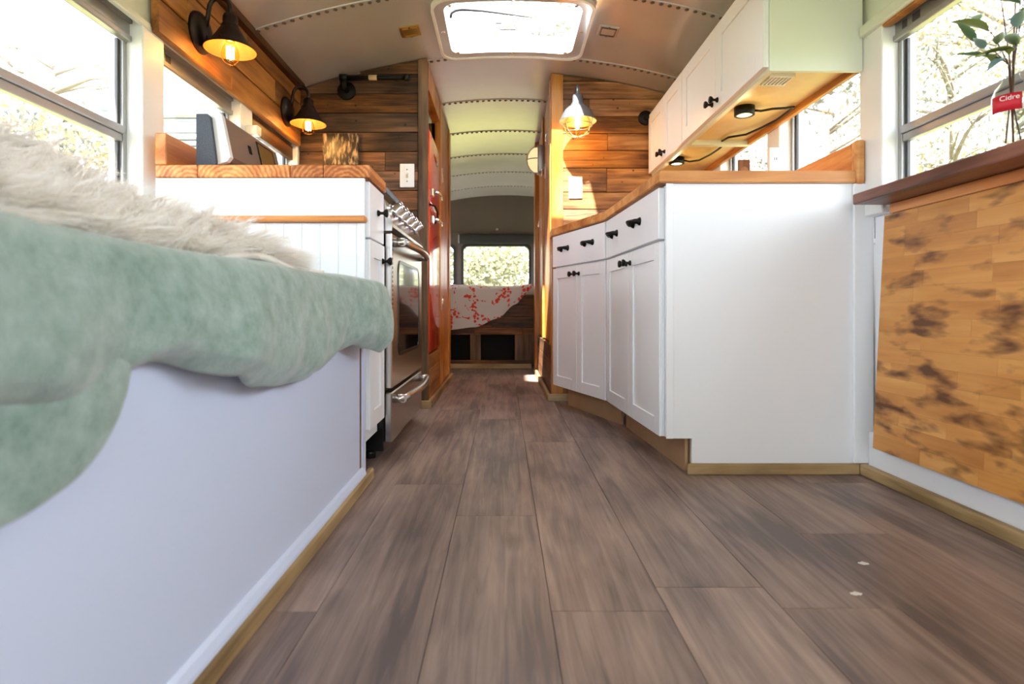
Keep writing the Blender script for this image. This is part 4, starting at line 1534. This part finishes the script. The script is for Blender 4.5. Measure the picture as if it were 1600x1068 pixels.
# ------------------------------------------------------------------ sconces
def sconce_dark(y, label):
    t = thing('wall_sconce', label, 'wall lamp', (-1.02, y, 1.425), local=True, group='bronze sconces on the board band')
    B().lathe([(0, .026), (.040, .026), (.055, .020), (.066, .010), (.068, 0), (0, 0)], (0, 0, 0), 'x', 28).build('back_plate', 'bronze', t)
    boxo('plate_screw', .026, .030, -.006, .006, -.022, -.010, 'black_iron', t, .001)
    pts = [(.022, 0, .022), (.030, 0, .06)]
    for i in range(11):
        a = PI - PI * i / 10
        pts.append((.068 + .036 * math.cos(a), 0, .078 + .040 * math.sin(a)))
    pts.append((.104, 0, .058))
    B().tube(pts, .0075, 10).build('arm', 'bronze', t)
    sx = .104
    prof = [(.009, .064), (.020, .060), (.024, .050), (.024, .028), (.029, .024), (.029, .016), (.034, .010), (.048, -.014), (.066, -.040), (.080, -.053), (.082, -.058)]
    b = B().lathe(prof, (sx, 0, 0), 'z', 32)
    sh_ = b.build('shade', 'bronze', t)
    prof2 = [(.081, -.0582), (.0785, -.053), (.064, -.0385), (.046, -.013), (.032, .008), (.0, .012)]
    B().lathe(prof2, (sx, 0, 0), 'z', 32).build('shade_lining', 'shade_inside', sh_)
    B().lathe([(.014, .012), (.014, -.030), (.0, -.030)], (sx, 0, 0), 'z', 16).build('socket', 'gold', t)
    bl = B().lathe([(.012, -.026), (.014, -.034), (.024, -.052), (.029, -.072), (.026, -.092), (.014, -.104), (0, -.107)], (sx, 0, 0), 'z', 20).build('bulb', 'amber', t)
    b = B()
    for k in range(4):
        a = k * PI / 2 + .4
        b.tube([(sx + .010 * math.cos(a), .010 * math.sin(a), -.046), (sx + .009 * math.cos(a), .009 * math.sin(a), -.086)], .0028, 6)
    b.build('filament', 'bulb', bl)
    b = B()
    for k in range(3):
        a = k * 2 * PI / 3 + .5
        b.lathe([(0, .004), (.004, .003), (.004, 0)], (sx + .070 * math.cos(a), .070 * math.sin(a), -.042), 'z', 8)
    tag(b.build('thumb_screws', 'bronze', t), kind='stuff')
    ld = bpy.data.lights.new('bulb_light', 'POINT')
    ld.energy = .16
    ld.color = (1, .66, .30)
    ld.shadow_soft_size = .015
    lo = bpy.data.objects.new('bulb_light', ld)
    col.objects.link(lo)
    lo.parent = t
    lo.location = (sx, 0, -.066)
    return t
sconce_dark(1.93, 'dark bronze barn sconce on the board band nearest the camera')
sconce_dark(2.70, 'dark bronze barn sconce on the board band near the plank partition')

t = thing('wall_sconce', 'blue grey metal sconce with caged amber globe on the right plank partition', 'wall lamp', (.387, YPR, 1.56), -PI / 2, local=True)
B().lathe([(0, .022), (.045, .022), (.058, .012), (.060, 0), (0, 0)], (0, 0, 0), 'x', 28).build('back_plate', 'galv', t)
pts = [(.02, 0, .03), (.028, 0, .07)]
for i in range(11):
    a = PI - PI * i / 10
    pts.append((.085 + .055 * math.cos(a), 0, .085 + .035 * math.sin(a)))
pts += [(.14, 0, .06)]
B().tube(pts, .009, 10).build('arm', 'galv', t)
sx = .14
prof = [(.012, .062), (.026, .058), (.028, .020), (.034, .014), (.034, .004), (.045, -.002), (.065, -.018), (.080, -.042), (.088, -.062), (.096, -.074), (.097, -.080)]
sh_ = B().lathe(prof, (sx, 0, 0), 'z', 36).build('shade', 'galv', t)
B().lathe([(.0965, -.0805), (.086, -.064), (.078, -.044), (.062, -.020), (.04, -.004), (0, 0)], (sx, 0, 0), 'z', 36).build('shade_lining', 'galv', sh_)
B().lathe([(.050, -.05), (.068, -.075), (.070, -.10), (.060, -.130), (.036, -.150), (0, -.157)], (sx, 0, 0), 'z', 28).build('globe', 'amber', t)
b = B()
for k in range(6):
    a = k * PI / 3
    b.tube([(sx + r_ * math.cos(a), r_ * math.sin(a), h_) for r_, h_ in ((.082, -.070), (.075, -.10), (.064, -.134), (.036, -.156), (.004, -.162))], .0024, 6)
for r_, h_ in ((.0755, -.10), (.060, -.139)):
    b.tube([(sx + r_ * math.cos(2 * PI * k / 20), r_ * math.sin(2 * PI * k / 20), h_) for k in range(21)], .0022, 6)
b.build('wire_cage', 'galv', t)
b = B()
b.lathe([(0, -.04), (.012, -.045), (.015, -.08), (.010, -.112), (0, -.12)], (sx, 0, 0), 'z', 16)
b.build('filament', 'bulb', t)
ld = bpy.data.lights.new('bulb_light', 'POINT')
ld.energy = .22
ld.color = (1, .66, .30)
ld.shadow_soft_size = .02
lo = bpy.data.objects.new('bulb_light', ld)
col.objects.link(lo)
lo.parent = t
lo.location = (sx, 0, -.135)

# caged bulkhead lamp in the aisle on the right closet
bl = thing('bulkhead_lamp', 'cream glass bulkhead lamp with wire guard on the right closet side', 'wall lamp', (XD + .01, 3.90, 1.51), PI / 2, local=True)
# local -y points away from the wall after rotation of 90 degrees: +y local -> -x world
B().box(-.055, .055, .0, .045, -.09, .09, .006, 2).build('housing', 'alu', bl)
b = B()
rows = []
for i in range(9):
    v = -PI / 2 + PI * i / 8
    rows.append([(.048 * math.cos(v) * math.cos(PI * j / 10), .045 + .065 * math.cos(v) * math.sin(PI * j / 10), .085 * math.sin(v)) for j in range(11)])
b.grid(rows).build('lens', 'cage_lamp', bl)
b = B()
b.tube([(.054 * math.cos(PI * j / 12), .045 + .070 * math.sin(PI * j / 12), 0) for j in range(13)], .0035, 6)
b.tube([(0, .045 + .070 * math.sin(PI * j / 12), .090 * math.cos(PI * j / 12)) for j in range(13)], .0035, 6)
b.build('wire_guard', 'alu', bl)

# ------------------------------------------------------------------ bed at the rear
YBD = 4.90
bed = thing('bed_platform', 'reclaimed wood bed platform with open cubbies across the rear', 'bed', (0, 5.6, 0))
boxo('deck', -1.03, 1.08, YBD + .02, 6.52, .60, .62, 'band_wood', bed, 0)
ops = [(-.62, -.29), (-.19, .09)]
z = .335
i = 0
for z0, z1, cuts in ((.285, .345, [-1.03, -.25, .16, .45, 1.08]), (.346, .44, [-1.03, -.1, .7, 1.08]), (.441, .535, [-1.03, .30, 1.08]), (.536, .62, [-1.03, -.3, 1.08])):
    for a, c in zip(cuts[:-1], cuts[1:]):
        boxo('plank', a + .0005, c - .001, YBD, YBD + .02, z0, z1 - .0015, 'part_wood', bed, .002)
boxo('bottom_rail', -1.03, 1.08, YBD, YBD + .02, .03, .068, 'part_wood', bed, .002)
for a, c in ((-.285, -.195), (.095, .17), (.171, .30), (.301, .45), (-.80, -.625)):
    boxo('upright', a, c, YBD - .002, YBD + .02, .0685, .2845, 'dark_wood_z', bed, .002)
boxo('cubby_shade_back', -1.03, 1.08, YBD + .40, YBD + .415, .0, .60, 'subfloor', bed, 0)  # dark material puts the shade inside the cubbies into their back
mt = thing('mattress', 'off white mattress on the rear bed platform', 'mattress', (0, 5.7, .62))
B().box(-1.02, 1.07, YBD + .02, 6.50, .621, .70, .03, 3).build('pad', 'mattress', mt)
rows = []
for i in range(61):
    x = -1.02 + 1.26 * i / 60
    lower = interp([(-1.02, .32), (-.45, .325), (-.25, .345), (-.05, .42), (.10, .54), (.20, .64), (.24, .69)], x)
    r = []
    for j in range(6):
        r.append((x, 6.40 - (6.40 - (YBD + .03)) * j / 5, .712 + .010 * math.sin(6 * x + j) + .012 * (x > .1) * (x - .1) * 6))
    for j in range(1, 15):
        t = j / 14
        zz = .705 + (lower - .705) * t
        r.append((x, YBD - .018 - .012 * math.sin(t * PI) - .010 * math.sin(16 * x + 3 * t) * t, zz))
    rows.append(r)
sheet = thing('floral_sheet', 'white sheet with coral blossoms hanging off the rear bed', 'bedding', (-.4, 5.5, .71))
B().grid(rows).build('sheet', 'floral', sheet, solid=.006, sub=1)

rs = thing('roller_shade', 'dark rolled shade above the wide rear window', 'shade', (-.1, 6.52, 1.24))
B().box(-.50, .34, YB - .075, YB - .032, 1.245, 1.345, .006, 2).build('fabric_roll', 'rubber', rs)
boxo('bracket', -.515, -.501, YB - .07, YB - .0305, 1.25, 1.345, 'alu', rs, .002)
b = B().lathe([(0, .02), (.012, .018), (.015, 0)], (-.075, YB, 1.41), 'ny', 12).build('door_knob', 'alu', wall_b)

# ------------------------------------------------------------------ outside
gr = B().box(-60, 60, -40, 80, -1.2, -1.0).build('ground', 'ground')
structure(gr, 'dry grass ground outside the bus', 'ground')
def tree(x, y, h, spread, mat, label, nleaf, z0=-1.0, crown0=.25, leaf=.10, seed=0, group='trees outside the bus'):
    r = random.Random(seed)
    t = thing('tree', label, 'tree', (x, y, z0), group=group)
    b = B()
    b.tube([(x, y, z0), (x + .05 * h * .2, y, z0 + h * .3), (x - .03, y + .05, z0 + h * .7), (x, y, z0 + h)], [h * .022, h * .018, h * .010, .01], 8)
    tips = []
    for k in range(16):
        zz = z0 + h * r.uniform(crown0, .95)
        a = r.uniform(0, 2 * PI)
        Lb = spread * r.uniform(.5, 1.0) * (1.1 - .5 * (zz - z0) / h)
        p0 = Vector((x, y, zz))
        p2 = p0 + Vector((math.cos(a) * Lb, math.sin(a) * Lb, Lb * r.uniform(.1, .6)))
        pm = p0.lerp(p2, .5) + Vector((0, 0, Lb * .08))
        b.tube([p0, pm, p2], [h * .007, h * .005, h * .002], 5)
        tips += [pm, p2]
        for q in range(3):
            a2 = a + r.uniform(-1, 1)
            p3 = p0.lerp(p2, r.uniform(.4, .9))
            p4 = p3 + Vector((math.cos(a2), math.sin(a2), r.uniform(0, .8))) * Lb * .4
            b.tube([p3, p3.lerp(p4, .5) + Vector((0, 0, .03)), p4], [h * .003, h * .002, h * .001], 4)
            tips.append(p4)
    b.build('branches', 'bark', t)
    vs_, fs_ = [], []
    for k in range(nleaf):
        c = r.choice(tips) + Vector((r.gauss(0, 1), r.gauss(0, 1), r.gauss(0, .8))) * spread * .15
        d = Vector((r.gauss(0, 1), r.gauss(0, 1), r.gauss(0, 1))).normalized()
        e = d.cross(Vector((r.gauss(0, 1), r.gauss(0, 1), r.gauss(0, 1)))).normalized()
        L_ = leaf * r.uniform(.6, 1.3)
        n_ = len(vs_)
        for q in (c - d * L_, c + e * L_ * .45, c + d * L_, c - e * L_ * .45):
            vs_.append(tuple(q))
        fs_.append((n_, n_ + 1, n_ + 2, n_ + 3))
    me = bpy.data.meshes.new('foliage')
    me.from_pydata(vs_, [], fs_)
    me.materials.append(M[mat])
    tag(link('foliage', me, t, (x, y, z0)), kind='stuff')
    me.transform(Matrix.Translation((-x, -y, -z0)))
    return t
tree(-7.5, 8.5, 4.0, 2.4, 'leaf_yellow', 'yellow leaved tree outside the left bench window', 11000, seed=1, leaf=.05, crown0=.12)
tree(-8.7, 12.0, 5.0, 2.8, 'leaf_sage', 'thin grey green tree farther out behind the left window', 8000, seed=2, leaf=.07, crown0=.1)
tree(-5.0, 6.4, 4.6, 1.5, 'leaf_yellow', 'bare branched tree close outside the bench window', 160, seed=3, leaf=.03)
tree(-13.0, 18.0, 8.0, 3.6, 'leaf_green', 'green tree behind the white trailer', 1800, seed=4)
tree(8.0, 9.0, 6.5, 2.8, 'leaf_yellow', 'yellow leaved tree outside the right shelf window', 11000, seed=5, leaf=.05)
tree(5.6, 7.2, 4.8, 1.9, 'leaf_sage', 'pale grey green tree close outside the right window', 3500, seed=6, leaf=.035)
tree(8.5, 15.0, 7.0, 3.2, 'leaf_sage', 'grey green tree seen past the right wall cabinets', 6000, seed=7, leaf=.06)
tree(6.0, 16.0, 6.5, 3.0, 'leaf_green', 'pale green tree beyond the far right windows', 6000, seed=8, leaf=.06)
for i, (x, y, mt, lb) in enumerate(((-1.8, 15.0, 'leaf_green', 'left'), (1.2, 14.5, 'leaf_green', 'right'), (-.2, 18.0, 'leaf_yellow', 'middle'), (3.6, 17, 'leaf_green', 'far right'), (-4.4, 17, 'leaf_green', 'far left'))):
    tree(x, y, 4.6, 2.4, mt, 'leafy hillside bush behind the rear window, %s one' % lb, 8000, seed=20 + i, crown0=.02, leaf=.08, group='bushes behind the rear window')
tree(2.3, 6.6, 6.6, 2.3, 'leaf_sage', 'tall leafy tree reaching above the roof hatch', 7000, seed=41, crown0=.5, leaf=.06)
tr = thing('trailer', 'white trailer with louvred panel parked outside the left kitchen window', 'trailer', (-2.9, 8.2, -1.0))
boxo('body', -3.85, -1.95, 6.0, 10.5, -.6, 2.50, 'trailer', tr, .05)
boxo('roof_edge', -3.92, -1.88, 5.92, 10.6, 2.51, 2.60, 'trailer', tr, .02)
boxo('end_window', -3.75, -2.1, 5.985, 6.0, 2.33, 2.46, 'slat', tr, .005)
for i in range(8):
    boxo('louvre', -3.78, -2.05, 5.965, 5.999, 1.80 + i * .065, 1.83 + i * .065, 'slat', tr, .004)
for x in (-3.6, -2.2):
    for y in (7.2, 9.2):
        B().lathe([(0, -.1), (.3, -.1), (.38, -.06), (.38, .06), (.3, .1), (0, .1)], (x, y, -.62), 'x', 20).build('wheel', 'rubber', tr)
# two paint chips lying on the floor planks
for x, y, r_, lb in ((.709, 1.134, .2, 'white paint chip on the floor farther from the camera'), (.620, 1.013, 1.1, 'slim cream paint chip on the floor nearest the camera')):
    b = B()
    n = 9
    pts = [(x + (.008 + .003 * math.sin(5 * k + r_)) * math.cos(2 * PI * k / n), y + (.006 + .002 * math.cos(3 * k + r_)) * math.sin(2 * PI * k / n)) for k in range(n)]
    o = b.prism(pts, .0, .0012, plane='xy').build('paint_chip', 'paper')
    tag(o, lb, 'paint chip', 'paint chips on the floor')
